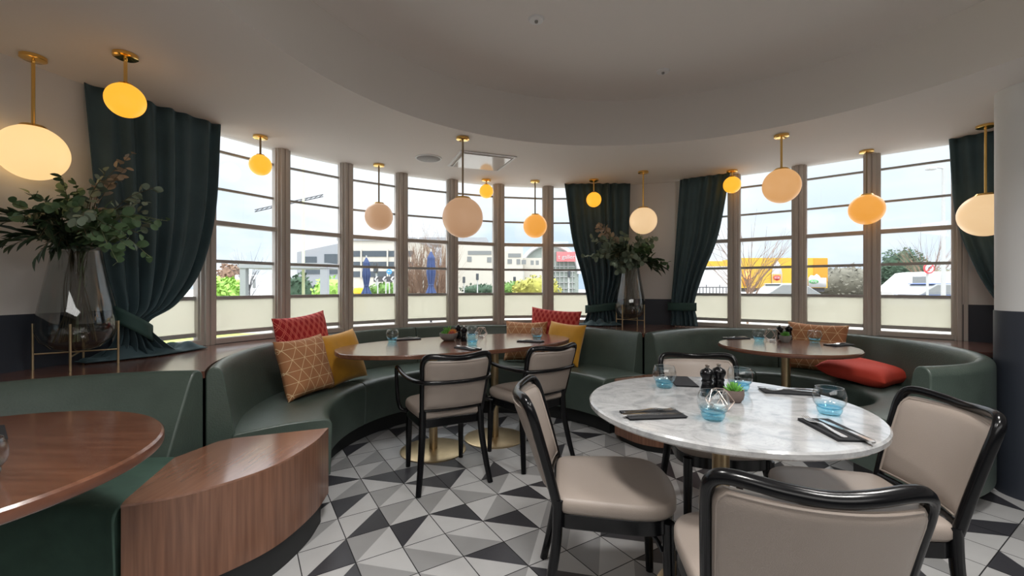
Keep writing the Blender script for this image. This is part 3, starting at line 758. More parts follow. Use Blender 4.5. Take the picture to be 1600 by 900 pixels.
cushion(.40, .40, .13, M['tan'], (-1.41, 2.95, .655), 69, 17, 2, 'tan cushion with triangle lines in front of the left red cushion')
cushion(.40, .40, .13, M['yellow'], (-1.315, 3.33, .652), 66, 19, 4, 'mustard yellow velvet cushion left of the oval table')
cushion(.48, .52, .12, M['redpat'], (-1.54, 3.225, .735), 70, 10, 4, 'red lattice cushion standing behind the tan and yellow ones at left')
cushion(.42, .40, .13, M['tan'], (.135, 4.275, .655), -12, 17, 0, 'tan cushion with triangle lines left of the right hand yellow cushion')
cushion(.40, .40, .13, M['yellow'], (.495, 4.11, .655), -40, 17, -3, 'mustard yellow cushion right of the oval table')
cushion(.53, .46, .10, M['redpat'], (.42, 4.36, .74), -24, 10, -4, 'red lattice cushion standing behind the oval table at right')
cushion(.45, .42, .12, M['tan'], (2.62, 3.735, .672), -50, 14, -1, 'tan cushion with triangle lines behind the small round table')
cushion(.46, .46, .15, M['redplain'], (2.73, 3.36, .537), 28, 84, 0, 'plain coral red cushion lying flat on the bench by the column')

# ------------------------------------------------------------------ things on the tables
def tumbler():
    t = thing('tumbler', (0, 0, 0), 'x', 'glass', 'blue based tumblers')
    out = [(.030, .020), (.040, .028), (.0470, .039), (.0505, .053), (.0500, .067), (.0465, .082), (.0420, .093)]
    inn = [(.0402, .093), (.0448, .082), (.0483, .067), (.0488, .053), (.0455, .039), (.0385, .0285), (.0285, .0215)]
    MB().lathe(out + inn, 40, cap=False).build('bowl', M['tumbler'], t, angle=60)
    MB().lathe([(.001, 0), (.029, 0), (.032, .003), (.0355, .010), (.0385, .020), (.0365, .0265), (.024, .021), (.001, .019)], 40).build('tinted_base', M['blue'], t, angle=60)
    MB().tube([(.0411 * math.cos(2 * PI * k / 40), .0411 * math.sin(2 * PI * k / 40), .0934) for k in range(40)], .0011, 6, closed=True).build('rim', M['rimglass'], t)
    return t
TZ = TT + .0008
g0 = tumbler(); first = [True]
def glass(px, py, label):
    p = at(px, py, TZ); o = g0 if first[0] else copy_tree(g0); first[0] = False
    o.location = p; o['label'] = label; return o
glass(1038, 605, 'blue based tumbler at the far left of the marble table')
glass(1114, 655, 'blue based tumbler nearest us in front of the wire tealight holder')
glass(1156, 609, 'blue based tumbler behind the green succulent on the marble table')
glass(1296, 647, 'largest looking blue based tumbler at the right of the marble table')
glass(613, 534, 'blue based tumbler at the left end of the oval table')
glass(738, 538.5, 'blue based tumbler beside the black mills on the oval table')
glass(737, 527, 'clear tumbler behind another by the mills on the oval table')
glass(839, 530, 'blue based tumbler at the right end of the oval table')
glass(1186, 533, 'blue based tumbler left of the wire holder on the small round table')
glass(1273, 535, 'blue based tumbler in front of the tan cushion on the small round table')
p = Vector((-1.222, .985, TZ)); o = copy_tree(g0); o.location = p; o['label'] = 'tumbler cut off by the left edge of the picture'

def mill():
    t = thing('pepper_mill', (0, 0, 0), 'x', 'mill', 'black mills')
    MB().lathe([(.001, 0), (.026, 0), (.027, .006), (.0245, .012), (.026, .022), (.0215, .042), (.0195, .050), (.023, .058), (.0195, .066), (.0205, .070), (.027, .084), (.0275, .094), (.022, .104), (.010, .110), (.008, .113)], 28).build('body', M['black'], t)
    MB().lathe([(.001, .112), (.0055, .112), (.0055, .116), (.0085, .119), (.008, .124), (.001, .126)], 18).build('knob', M['chrome'], t)
    return t
ml = mill(); fm = [True]
def put_mill(px, py, label):
    o = ml if fm[0] else copy_tree(ml); fm[0] = False; o.location = at(px, py, TZ); o['label'] = label
put_mill(1105, 618, 'left black mill with metal knob on the marble table')
put_mill(1123, 615.5, 'right black mill with metal knob on the marble table, behind the succulent')
put_mill(716, 529, 'left black mill on the oval table, half behind the grey planter')
put_mill(725, 533, 'right black mill on the oval table beside the tumbler')
put_mill(1218, 531, 'left black mill on the small round table')
put_mill(1232.5, 530.5, 'right black mill on the small round table, behind the green plant')

def rosette(n, L, mat, parent, c, name='leaves', wid=.0055, lift=(.2, 1.3), seed=1):
    rr = random.Random(seed); b = MB()
    for k in range(n):
        a = 2.39996 * k; el = lift[0] + (lift[1] - lift[0]) * (k / n) + rr.uniform(-.1, .1); l = L * (1 - .25 * k / n) * rr.uniform(.85, 1.1)
        d = Vector((math.cos(a) * math.cos(el), math.sin(a) * math.cos(el), math.sin(el)))
        p0 = Vector(c); b.tube([p0, p0 + d * l * .45 + Vector((0, 0, -.001)), p0 + d * l * .8 + Vector((0, 0, .003)), p0 + d * l + Vector((0, 0, .006))], [wid * .6, wid, wid * .6, .0006], 6)
    return b.build(name, mat, parent, angle=70)
p = at(1146, 627, TZ)
t = thing('potted_succulent', p, 'green spiky succulent in a round brown pot on the marble table', 'plant')
MB().lathe([(.001, 0), (.026, 0), (.035, .012), (.0385, .028), (.037, .046), (.034, .046), (.034, .040), (.001, .040)], 32).build('pot', M['brownpot'], t)
rosette(26, .043, M['succ'], t, (0, 0, .038), wid=.005, lift=(.15, 1.4))
p = at(1227, 534.5, TZ)
t = thing('potted_succulent', p, 'small green plant in a grey pot on the small round table', 'plant')
MB().lathe([(.001, 0), (.028, 0), (.043, .030), (.045, .052), (.041, .052), (.040, .045), (.001, .045)], 10).build('pot', M['concrete'], t, angle=25)
rosette(60, .038, M['succ'], t, (0, 0, .050), wid=.004, lift=(.05, 1.5), seed=3)
p = at(701, 532, TZ)
t = thing('succulent_bowl', p, 'grey bowl of green and orange succulents on the oval table', 'plant')
MB().lathe([(.001, 0), (.04, 0), (.062, .018), (.073, .042), (.075, .062), (.069, .062), (.067, .052), (.001, .052)], 40).build('pot', M['concrete'], t)
rosette(24, .040, M['succ'], t, (-.036, -.005, .05), wid=.006, lift=(.1, 1.3)); rosette(16, .075, M['succ'], t, (-.012, .012, .05), wid=.005, lift=(.7, 1.45), seed=4)
rosette(26, .045, M['succ_o'], t, (.030, .012, .056), wid=.005, lift=(.2, 1.4), seed=5); rosette(24, .036, M['succ_r'], t, (.028, -.026, .05), wid=.006, lift=(.05, 1.3), seed=6)

def wire_holder(p, s, label, rz=0):
    t = thing('tealight_holder', p, label, 'candle holder', 'copper wire tealight holders', rz)
    n = 5; top = [Vector((.30 * s * math.cos(2 * PI * k / n), .30 * s * math.sin(2 * PI * k / n), .85 * s)) for k in range(n)]
    mid = [Vector((.60 * s * math.cos(2 * PI * (k + .5) / n), .60 * s * math.sin(2 * PI * (k + .5) / n), .36 * s)) for k in range(n)]
    bot = [Vector((.34 * s * math.cos(2 * PI * k / n), .34 * s * math.sin(2 * PI * k / n), .002)) for k in range(n)]
    b = MB(); r = .0014
    for k in range(n):
        for a, c in ((top[k], top[(k + 1) % n]), (bot[k], bot[(k + 1) % n]), (top[k], mid[k]), (top[(k + 1) % n], mid[k]), (bot[k], mid[k]), (bot[(k + 1) % n], mid[k])): b.tube([a, c], r, 6)
    b.build('wire_frame', M['copper'], t)
    b = MB(); b.lathe([(.001, .003), (.019, .003), (.019, .017), (.001, .017)], 24); b.build('tealight', M['white'], t)
    return t
wire_holder(at(1124, 640, TZ), .085, 'copper wire tealight holder beside the succulent on the marble table', .4)
wire_holder(at(1207, 533.5, TZ), .12, 'copper wire tealight holder on the small round table', .2)
wire_holder(at(752, 527, TZ), .10, 'copper wire tealight holder behind the tumblers on the oval table', .2)

def fork():
    b = MB(); L = .19
    def strip(rows):
        vs = []; fs = []
        for (y, w, z, th) in rows: vs += [(-w, y, z), (w, y, z), (w, y, z + th), (-w, y, z + th)]
        for i in range(len(rows) - 1):
            o = i * 4
            for j in range(4): fs.append((o + j, o + (j + 1) % 4, o + 4 + (j + 1) % 4, o + 4 + j))
        fs += [(3, 2, 1, 0), tuple(len(rows) * 4 - 4 + q for q in range(4))]
        return vs, fs
    b.add(*strip([(-.095, .006, .001, .003), (-.09, .0085, .001, .003), (-.04, .006, .003, .003), (.005, .0033, .009, .003), (.025, .0035, .0085, .003), (.036, .009, .006, .002), (.05, .0115, .004, .002)]))
    for k in range(4):
        x = -.0098 + k * .00653
        vs, fs = strip([(.048, .0017, .004, .002), (.07, .0015, .003, .002), (.085, .0013, .0055, .0016), (.095, .0006, .009, .0012)])
        b.add([(v[0] + x, v[1], v[2]) for v in vs], fs)
    return b
def knife():
    b = MB(); rows = [(-.11, .006, .001, .005), (-.10, .0085, .001, .006), (-.03, .0065, .001, .006), (-.005, .0055, .001, .005), (0, .0075, .001, .0028), (.06, .0095, .001, .002), (.095, .0075, .001, .0015), (.112, .0015, .001, .001)]
    vs = []; fs = []
    for (y, w, z, th) in rows: vs += [(-w, y, z), (w, y, z), (w, y, z + th), (-w, y, z + th)]
    for i in range(len(rows) - 1):
        o = i * 4
        for j in range(4): fs.append((o + j, o + (j + 1) % 4, o + 4 + (j + 1) % 4, o + 4 + j))
    fs += [(3, 2, 1, 0), tuple(len(rows) * 4 - 4 + q for q in range(4))]
    return b.add(vs, fs)
fk = fork().build('fork', M['steel'], None, angle=40); kn = knife().build('knife', M['steel'], None, angle=40)
tag(fk, 'x', 'fork', 'forks on the napkins'); tag(kn, 'x', 'knife', 'knives on the napkins')
def napk(w, h):
    b = MB()
    def fn(u, v): return ((u - .5) * w, (v - .5) * h, .0062 + .0014 * math.sin(u * 5 + v * 3))
    for z in (.0012, .0036, .006): b.box((.0015 * (z * 400 - 1), .001 * (z * 300), z), (w, h - (.004 if z < .005 else 0), .0021))
    return b
nk = napk(.098, .205).build('folded_napkin', M['napkin'], None, bevel=.0009); tag(nk, 'x', 'napkin', 'black napkins')
fs_ = [True]
def setting(p, rz, where, fo=(-.016, 0, .06), ko=(.02, -.004, .0), cut=True):
    f = fs_[0]; fs_[0] = False
    a = nk if f else nk.copy()
    if not f: COL.objects.link(a)
    a.location = (p[0], p[1], TT + .0004); a.rotation_euler = (0, 0, rz); a['label'] = 'black folded napkin ' + where
    if not cut: return
    for src, off, nm in ((fk, fo, 'fork'), (kn, ko, 'knife')):
        c = src if f else src.copy()
        if not f: COL.objects.link(c)
        q = Matrix.Rotation(rz, 3, 'Z') @ Vector((off[0], off[1], 0))
        c.location = (p[0] + q.x, p[1] + q.y, TT + .0078); c.rotation_euler = (0, 0, rz + off[2]); c['label'] = 'steel %s on the napkin ' % nm + where
def quad(pts):
    P = [at(x, y, TT + .004) for x, y in pts]; return sum(P, Vector((0, 0, 0))) / len(P)
c = quad([(1241, 653), (1297, 689), (1367, 693), (1311, 655)])
a, b_ = at(1260, 652, TT), at(1340, 692, TT); d = a - b_
setting(c, math.atan2(d.y, d.x) - PI / 2, 'at the right front of the marble table', fo=(-.026, .004, .03), ko=(.018, -.022, .06))
c = (at(1019, 649, TT)); setting((c.x, c.y), PI * 1.5 + .12 + .0, 'at the left of the marble table')
c = at(1232, 613, TT); setting((c.x, c.y), PI * .5 - .25, 'at the right back of the marble table')
c = at(1066, 597, TT); setting((c.x, c.y), PI - .15, 'behind the far left tumbler on the marble table', cut=False)
c = at(637, 530.5, TT); setting((c.x, c.y), .5 - PI / 2, 'at the left end of the oval table')
c = at(731, 545, TT); setting((c.x, c.y), .75, 'at the near side of the oval table')
c = at(829, 534, TT); setting((c.x, c.y), 1.2, 'at the right end of the oval table')
c = at(1150, 529, TT); setting((c.x, c.y), PI / 2 + .15, 'at the left of the small round table')
c = at(1311, 539.5, TT); setting((c.x, c.y), PI / 2 + .35, 'at the right of the small round table')
setting((-1.565, 1.27), .9, 'on the round brown table at the left edge', cut=False)

# ------------------------------------------------------------------ glass vases on brass legs, and their branches
def vase(p, label, rz):
    t = thing('glass_vase', p, label, 'vase', 'smoky glass vases on brass legs', rz)
    z0 = .088
    out = [(.001, 0), (.06, .003), (.105, .018), (.140, .055), (.156, .105), (.155, .155), (.144, .23), (.128, .32), (.112, .41), (.099, .49), (.094, .525)]
    inn = [(.089, .525), (.094, .49), (.107, .41), (.123, .32), (.139, .23), (.150, .155), (.151, .105), (.135, .058), (.10, .024), (.06, .011), (.001, .009)]
    MB().lathe(out + inn, 56, (0, 0, z0), cap=False).build('glass_body', M['smoke'], t, angle=70)
    for k in range(4):
        a = PI / 4 + k * PI / 2; x, y = .160 * math.cos(a), .160 * math.sin(a)
        MB().tube([(x, y, 0), (x, y, .235)], .0055, 10).build('leg', M['brushed'], t)
    for k in range(2):
        a = PI / 4 + k * PI / 2; x, y = .160 * math.cos(a), .160 * math.sin(a)
        MB().tube([(x, y, .080 - k * .0085), (-x, -y, .080 - k * .0085)], .0042, 8).build('crossbar', M['brushed'], t)
    return t
V1 = Vector((-2.285, 2.27, LEDGE + .001)); V2 = Vector((1.235, 4.52, LEDGE + .001))
vase(V1, 'large smoky glass vase on brass legs at left', -.15); vase(V2, 'smaller looking glass vase on brass legs before the plain wall', .03)
def bouquet(base, ends, label, seed, kinds, lr, nleaf):
    rr = random.Random(seed); z0 = base.z + .1; mouth = base.z + .615
    t = thing('eucalyptus_bouquet', (base.x, base.y, z0), label, 'foliage', 'leafy bouquets')
    O = Vector((base.x, base.y, z0))
    for k, e in enumerate(ends):
        e = Vector(e); dirxy = Vector((e.x - base.x, e.y - base.y, 0)); dl = dirxy.length; dn = dirxy / max(dl, 1e-4)
        foot = Vector((rr.uniform(-.05, .05) - dn.x * .04, rr.uniform(-.05, .05) - dn.y * .04, .03))
        neck = Vector((dn.x * rr.uniform(.02, .065), dn.y * rr.uniform(.02, .065), mouth - z0))
        tip = e - O; midp = neck.lerp(tip, .5) + Vector((0, 0, .07 * dl / .4 + rr.uniform(0, .03))) + Vector((rr.uniform(-.02, .02), rr.uniform(-.02, .02), 0))
        path = catmull([foot, foot.lerp(neck, .55) + Vector((rr.uniform(-.015, .015), rr.uniform(-.015, .015), 0)), neck, midp, tip], 7)
        kind = kinds[k % len(kinds)] if isinstance(kinds, str) else kinds[k]
        st = MB().tube(path, [.0032 - .0022 * i / len(path) for i in range(len(path))], 6).build('branch', M['stempale'] if kind == 'p' else M['stem'], t)
        b = MB(); n = nleaf; Lp = len(path) - 1
        for q in range(n):
            f = .50 + .50 * (q + rr.uniform(-.2, .2)) / (n - 1); f = min(max(f, .46), 1); i = min(int(f * Lp), Lp - 1); p = path[i].lerp(path[i + 1], f * Lp - i)
            tg = (path[i + 1] - path[i]).normalized()
            sd = Vector((rr.gauss(0, 1), rr.gauss(0, 1), rr.gauss(0, .8))); sd = (sd - tg * sd.dot(tg)); sd = sd.normalized()
            if q % 2: sd = -sd
            ln = (lr * rr.uniform(.75, 1.25)) * (1.0 if f < .9 else .75); wd = ln * rr.uniform(.78, .95)
            dr = (sd * .8 + tg * .55 + Vector((0, 0, rr.uniform(-.25, .15)))).normalized()
            if kind == 'd': ln *= 1.9; wd = ln * .21; dr = (sd * .45 + tg).normalized()
            nn = Vector((rr.gauss(0, .5), rr.gauss(0, .5) - .35, rr.gauss(0, .4) + .55)); cr = dr.cross(nn).normalized(); nn = cr.cross(dr).normalized()
            s0 = p + dr * ln * .18; vs = []
            if kind == 'd': shp = [(0, .12), (.25, .75), (.5, 1), (.75, .7), (1, .05)]
            else: shp = [(0, .15), (.14, .66), (.42, 1), (.7, .92), (.9, .55), (1, .12)]
            for (s, w) in shp:
                c_ = s0 + dr * (s * ln * 1.7) - nn * (.10 * ln * s * s * 2); up_ = nn * (ln * .16 * w)
                vs += [c_ - cr * (wd * .82 * w) + up_, c_, c_ + cr * (wd * .82 * w) + up_]
            fs = []
            for m in range(len(shp) - 1):
                o = m * 3; fs += [(o, o + 1, o + 4, o + 3), (o + 1, o + 2, o + 5, o + 4)]
            b.add(vs, fs); b.tube([p, s0 + dr * ln * .1], .0008, 4)
        b.build('leaves', {'g': M['leaf'], 's': M['leaf2'], 'd': M['leafdark'], 'y': M['leafdry'], 'p': M['leaf']}[kind], st, angle=80, fix=False)
    return t
E1 = [far(*q) for q in ((206, 240, 2.27), (196, 262, 2.2), (240, 293, 2.22), (262, 345, 2.2), (236, 402, 2.15), (165, 268, 2.25), (98, 278, 2.15), (46, 302, 2.05), (20, 318, 2.0), (-12, 350, 1.95), (14, 384, 2.0),
      (180, 325, 2.05), (125, 322, 2.0), (218, 365, 2.1), (70, 345, 1.98), (150, 375, 1.98), (108, 305, 2.28), (225, 330, 2.3), (60, 372, 1.9), (200, 385, 2.08), (120, 350, 1.93), (90, 385, 2.05))]
K1 = ['y', 'y', 's', 'p', 'p', 's', 'g', 'g', 'g', 'd', 'd', 'g', 'g', 'g', 'd', 'g', 'g', 's', 'd', 'p', 's', 'd']
E1 += [e + Vector((random.uniform(-.10, .08), random.uniform(-.10, .06), random.uniform(-.09, .05))) for e in E1[2:]]
K1 = K1 + K1[2:]
bouquet(V1, E1, 'big spray of round green eucalyptus leaves in the left vase', 3, K1, .0275, 18)
E2 = [far(*q) for q in ((935, 356, 4.5), (926, 374, 4.45), (930, 402, 4.4), (955, 372, 4.45), (975, 366, 4.5), (1000, 368, 4.5), (1020, 372, 4.5), (1018, 390, 4.4), (1042, 412, 4.45), (1022, 420, 4.35), (990, 398, 4.25), (958, 412, 4.3), (972, 388, 4.3), (940, 388, 4.35), (1005, 408, 4.3))]
E2 += [e + Vector((random.uniform(-.12, .10), random.uniform(-.1, .06), random.uniform(-.10, .05))) for e in E2]
bouquet(V2, E2, 'silvery green eucalyptus spray in the vase before the plain wall', 8, ['y', 's', 's', 's', 's', 's', 's', 'g', 'g', 'd', 's', 's', 'd', 's', 's'] * 2, .036, 24)
# ------------------------------------------------------------------ outside, through the windows
X = {}
X['conc'] = plain('pale_facade', (.50, .475, .42), .8, var=.05, scale=.2)
X['facgrey'] = plain('grey_facade', (.27, .285, .31), .8)
X['win'] = plain('dark_facade_glass', (.07, .085, .10), .25)
X['win2'] = plain('mid_facade_glass', (.20, .21, .21), .3)
X['asph'] = plain('pale_asphalt', (.33, .315, .29), .9, var=.1, scale=.3)
X['grass'] = plain('street_grass', (.24, .30, .06), .9, var=.2, scale=2)
X['navy'] = plain('navy_parasol_canvas', (.028, .05, .14), .8, var=.25, scale=6)
X['hedge'] = plain('hedge_green', (.08, .16, .03), .9, var=.5, scale=3)
X['hedged'] = plain('dark_tree_green', (.035, .07, .04), .9, var=.4, scale=2)
X['brown'] = plain('bare_brown_twigs', (.20, .125, .085), .9, var=.3, scale=3)
X['lime'] = plain('lime_hoarding', (.24, .42, .07), .7, var=.15, scale=2)
X['yel'] = plain('bright_yellow', (.60, .38, .01), .5)
X['adyel'] = plain('advert_yellow', (.58, .35, .03), .5)
X['amb'] = plain('advert_orange', (.55, .24, .015), .5)
X['vwhite'] = plain('white_vehicle_paint', (.50, .50, .51), .35)
X['tyre'] = plain('tyre_rubber', (.02, .02, .02), .8)
X['signred'] = plain('sign_red', (.66, .06, .07), .6)
X['pinkred'] = plain('galleries_sign_red', (.55, .16, .17), .6)
X['signblue'] = plain('sign_blue', (.06, .28, .62), .5)
X['sblack'] = plain('sign_black', (.05, .05, .055), .6)
X['carblue'] = plain('blue_car_paint', (.10, .18, .48), .3, coat=.5)
X['carsilver'] = plain('silver_car_paint', (.50, .55, .60), .3, coat=.5)
X['pole'] = plain('galvanised_pole', (.42, .43, .43), .5)
X['palegreen'] = plain('pale_green_pole', (.62, .66, .42), .6)
X['labelred'] = plain('label_red', (.60, .04, .03), .6); X['labelor'] = plain('label_orange', (.80, .34, .08), .6); X['lgreen'] = plain('logo_green', (.10, .36, .12), .6)
GZ = -.12
b = MB(); b.add([(-150, 5.6, GZ), (150, 5.6, GZ), (150, 160, GZ), (-150, 160, GZ), (-150, -30, GZ), (-4.2, -30, GZ), (-4.2, 5.6, GZ), (5.2, 5.6, GZ), (5.2, -30, GZ), (150, -30, GZ)], [(0, 1, 2, 3), (4, 5, 6, 0), (8, 9, 1, 7)])
structure(b.build('ground', X['asph'], smooth=False), 'pale street paving outside')
b = MB(); b.box((-13, 10.2, GZ + .02), (14, 3, .04)); tag(b.build('lawn', X['grass'], None), 'strip of bright grass outside the left windows', 'grass', kind='stuff')
def word(txt, size, mat, parent, loc, ext=.01, name='lettering', align='CENTER'):
    cu = bpy.data.curves.new(name, 'FONT'); cu.body = txt; cu.size = size; cu.extrude = ext; cu.align_x = align; cu.align_y = 'CENTER'; cu.materials.append(mat)
    o = bpy.data.objects.new(name, cu); COL.objects.link(o); bpy.context.view_layer.update(); me = bpy.data.meshes.new_from_object(o.evaluated_get(bpy.context.evaluated_depsgraph_get())); bpy.data.objects.remove(o); o = bpy.data.objects.new(name, me); COL.objects.link(o); o.parent = parent; o.location = loc; o.rotation_euler = (PI / 2, 0, 0); return o
def box_at(px0, px1, py0, py1, d, dep):
    """a box whose front, d metres away, spans those pixels; returns centre bottom and size"""
    a, b_ = far(px0, py1, d), far(px1, py0, d); return a, b_, (b_.x - a.x), (b_.z - a.z)
def front(parent, name, mat, px0, px1, py0, py1, d, base, dep=.1, out=.04):
    a, b_, w, h = box_at(px0, px1, py0, py1, d, dep)
    return MB().box(((a.x + b_.x) / 2 - base.x, d - base.y + dep / 2 - out, (a.z + b_.z) / 2 - base.z), (w, dep, h)).build(name, mat, parent)

# long office block
D0 = 46.; base = Vector((far(570, 455, D0).x, D0, GZ))
t = thing('office_block', base, 'long pale office block with dark window bands beyond the parasols', 'building')
front(t, 'facade', X['conc'], 528, 648, 374, 461, D0, base, 12, 0)
front(t, 'parapet', X['facgrey'], 527, 649, 371, 376, D0, base, 12, .15)
for y0, y1 in ((392, 401), (409, 417), (424, 433)): front(t, 'window_band', X['win'], 530, 646, y0, y1, D0, base, .2, .05)
for px in (564, 605): front(t, 'pilaster', X['conc'], px, px + 2, 390, 434, D0, base, .3, .2)
# grey angled block at left
D1 = 34.; base = Vector((far(495, 455, D1).x, D1, GZ))
t = thing('grey_building', base, 'grey building with large dark windows seen through the second window', 'building')
pl = [far(464, 394, D1), far(536, 379, D1)]
b = MB(); zs = [(pl[0].x - base.x, pl[0].z - GZ), (pl[1].x - base.x, pl[1].z - GZ)]
b.add([(zs[0][0], 0, 0), (zs[1][0], 0, 0), (zs[1][0], 0, zs[1][1]), (zs[0][0], 0, zs[0][1]), (zs[0][0], 1.5, 0), (zs[1][0], 1.5, 0), (zs[1][0], 1.5, zs[1][1]), (zs[0][0], 1.5, zs[0][1])], [(0, 1, 2, 3), (5, 4, 7, 6), (1, 5, 6, 2), (4, 0, 3, 7), (3, 2, 6, 7)])
b.build('facade', X['facgrey'], t)
front(t, 'window', X['win'], 477, 495, 401, 412, D1, base, .1); front(t, 'window', X['win'], 507, 529, 397, 413, D1, base, .1); front(t, 'window', X['win'], 478, 530, 420, 428, D1, base, .1)
# white centre block
D2 = 58.; base = Vector((far(770, 455, D2).x, D2, GZ))
t = thing('white_building', base, 'white flat roofed building behind the traffic lights', 'building')
front(t, 'facade', X['conc'], 690, 817, 381, 461, D2, base, 8, 0); front(t, 'wing', X['conc'], 810, 852, 403, 461, D2 + 1, base, 9, 0); front(t, 'roof_plant', X['facgrey'], 655, 760, 371, 382, D2 + 4, base, 5, 0)
for x0, x1, y0, y1 in ((731, 768, 392, 398), (794, 814, 396, 402), (730, 737, 401, 409), (761, 768, 402, 410), (793, 800, 405, 412), (807, 813, 405, 413), (815, 822, 406, 413), (829, 834, 407, 414), (837, 842, 407, 414)):
    front(t, 'window', X['win2'], x0, x1, y0, y1, D2, base, .1)
# glazed arched hall and its sign
D3 = 76.; base = Vector((far(858, 455, D3).x, D3, GZ))
t = thing('arched_hall', base, 'glazed hall with a white arched roof and a red sign, left of the middle curtain', 'building')
cxp, rad = 858, 46
def archp(k, n, r): a = PI * k / n; return far(cxp + r * math.cos(a), 428 - r * math.sin(a), D3) - base
n = 24; b = MB(); P = [archp(k, n, rad) for k in range(n + 1)]; lo = [Vector((P[0].x, P[0].y, 0)), Vector((P[-1].x, P[-1].y, 0))]
poly = [lo[1], lo[0]] + P; m_ = len(poly); b.add([*poly] + [p + Vector((0, 10, 0)) for p in poly], [tuple(range(m_)), tuple(reversed(range(m_, 2 * m_)))] + [(i, (i + 1) % m_, m_ + (i + 1) % m_, m_ + i) for i in range(m_)])
b.build('glazing', plain('green_grey_glazing', (.24, .275, .25), .4, var=.25, scale=1.0), t)
MB().tube([p + Vector((0, -.3, 0)) for p in P], .35, 6).build('roof_arch', X['vwhite'], t)
for k in range(12): 
    px = 822 + k * 6.5; front(t, 'mullion', X['pole'], px, px + .8, 408 if 830 < px < 890 else 425, 458, D3, base, .2, .25)
for yy in (416, 424, 432, 441, 450): front(t, 'transom', X['pole'], 818, 898, yy, yy + .8, D3, base, .2, .25)
sg = front(t, 'sign_board', X['pinkred'], 869, 898, 394, 409, D3, base, .4, .8)
c_ = far(884, 402, D3) - base; word('t galleries', 1.05, X['vwhite'], sg, (c_.x + .6, -.86, c_.z), .02)
# parasols
def parasol(px, top, bot, d, label):
    p = far(px, 455, d); t = thing('closed_parasol', (p.x, d, GZ), label, 'parasol', 'closed navy parasols')
    zt = far(px, top, d).z - GZ; zb = 1.0; h = zt - zb
    def fn(u, v):
        th = u * 2 * PI
        prof = [(0, .015), (.12, .105), (.17, .135), (.171, .115), (.45, .13), (.72, .075), (.76, .075), (1, .21)]
        for (a, ra), (c, rc) in zip(prof[:-1], prof[1:]):
            if a <= v <= c: r = ra + (rc - ra) * (v - a) / max(c - a, 1e-5); break
        r *= 1 + .22 * math.cos(8 * th) * min(1, v * 2)
        return (r * math.cos(th), r * math.sin(th), zt - .08 - v * h)
    MB().grid(fn, 64, 40, closed_u=True).build('canopy', X['navy'], t, angle=60, solid=.01)
    MB().tube([(0, 0, 0), (0, 0, zt)], .025, 10).build('pole', X['pole'], t); MB().lathe([(.001, 0), (.3, 0), (.3, .06), (.04, .09), (.04, .2)], 24).build('foot', X['sblack'], t)
    MB().lathe([(.083, 0), (.088, .03), (.083, .06)], 24, (0, 0, zt - .08 - .74 * h), cap=False).build('strap', X['navy'], t, solid=.008)
parasol(572.5, 399, 458, 16.5, 'closed navy parasol seen through the third window from the left')
parasol(673.5, 389, 458, 14.5, 'closed navy parasol seen through the fourth window from the left')
# chevron board, round blue sign, bollard box
def sign_post(t, dx, h, r=.035): MB().tube([(dx, 0, 0), (dx, 0, h)], r, 8).build('post', X['pole'], t)
d = 24.; p = far(603, 455, d)
t = thing('chevron_sign', (p.x, d, GZ), 'black and white chevron road sign', 'sign')
a, b_, w, h = box_at(584, 622, 432, 440.5, d, .05); zc = (a.z + b_.z) / 2 - GZ
bd = MB().box((0, 0, zc), (w, .04, h)).build('board', X['sblack'], t)
for k in range(3):
    x0 = -w / 2 + w * (k + .30) / 3; s = h * .5
    MB().add([(x0 - s * .7, -.03, zc), (x0 + s * .1, -.03, zc + s), (x0 + s * .75, -.03, zc + s), (x0 - s * .05, -.03, zc), (x0 + s * .75, -.03, zc - s), (x0 + s * .1, -.03, zc - s)] , [(0, 3, 2, 1), (0, 5, 4, 3)]).build('chevron', X['vwhite'], bd, solid=.01)
for dx in (-.45, .0, .45): sign_post(t, dx, zc)
d = 26.; p = far(608.5, 455, d); t = thing('round_sign', (p.x, d, GZ), 'round blue arrow sign above the chevrons', 'sign')
zc = far(0, 424.5, d).z - GZ; R = 4.2 / F * d
fcs = MB().tube([(0, -.06, zc), (0, -.03, zc)], R, 28, up=(0, 0, 1)).build('disc', X['signblue'], t)
MB().add([(-R * .7, -.07, zc), (-R * .2, -.07, zc + R * .35), (-R * .2, -.07, zc + R * .12), (R * .65, -.07, zc + R * .12), (R * .65, -.07, zc - R * .12), (-R * .2, -.07, zc - R * .12), (-R * .2, -.07, zc - R * .35)], [tuple(range(7))]).build('arrow', X['vwhite'], fcs, solid=.01); sign_post(t, 0, zc)
d = 20.; p = far(562, 455, d); t = thing('grit_bin', (p.x, d, GZ), 'bright yellow bin left of a parasol', 'bin')
MB().lathe([(.05, 0), (.26, .02), (.34, .9), (.30, .96)], 4).build('body', X['yel'], t, angle=20, bevel=.02); MB().lathe([(.31, .96), (.33, 1.0), (.26, 1.22), (.001, 1.26)], 4).build('lid', X['yel'], t, angle=20)
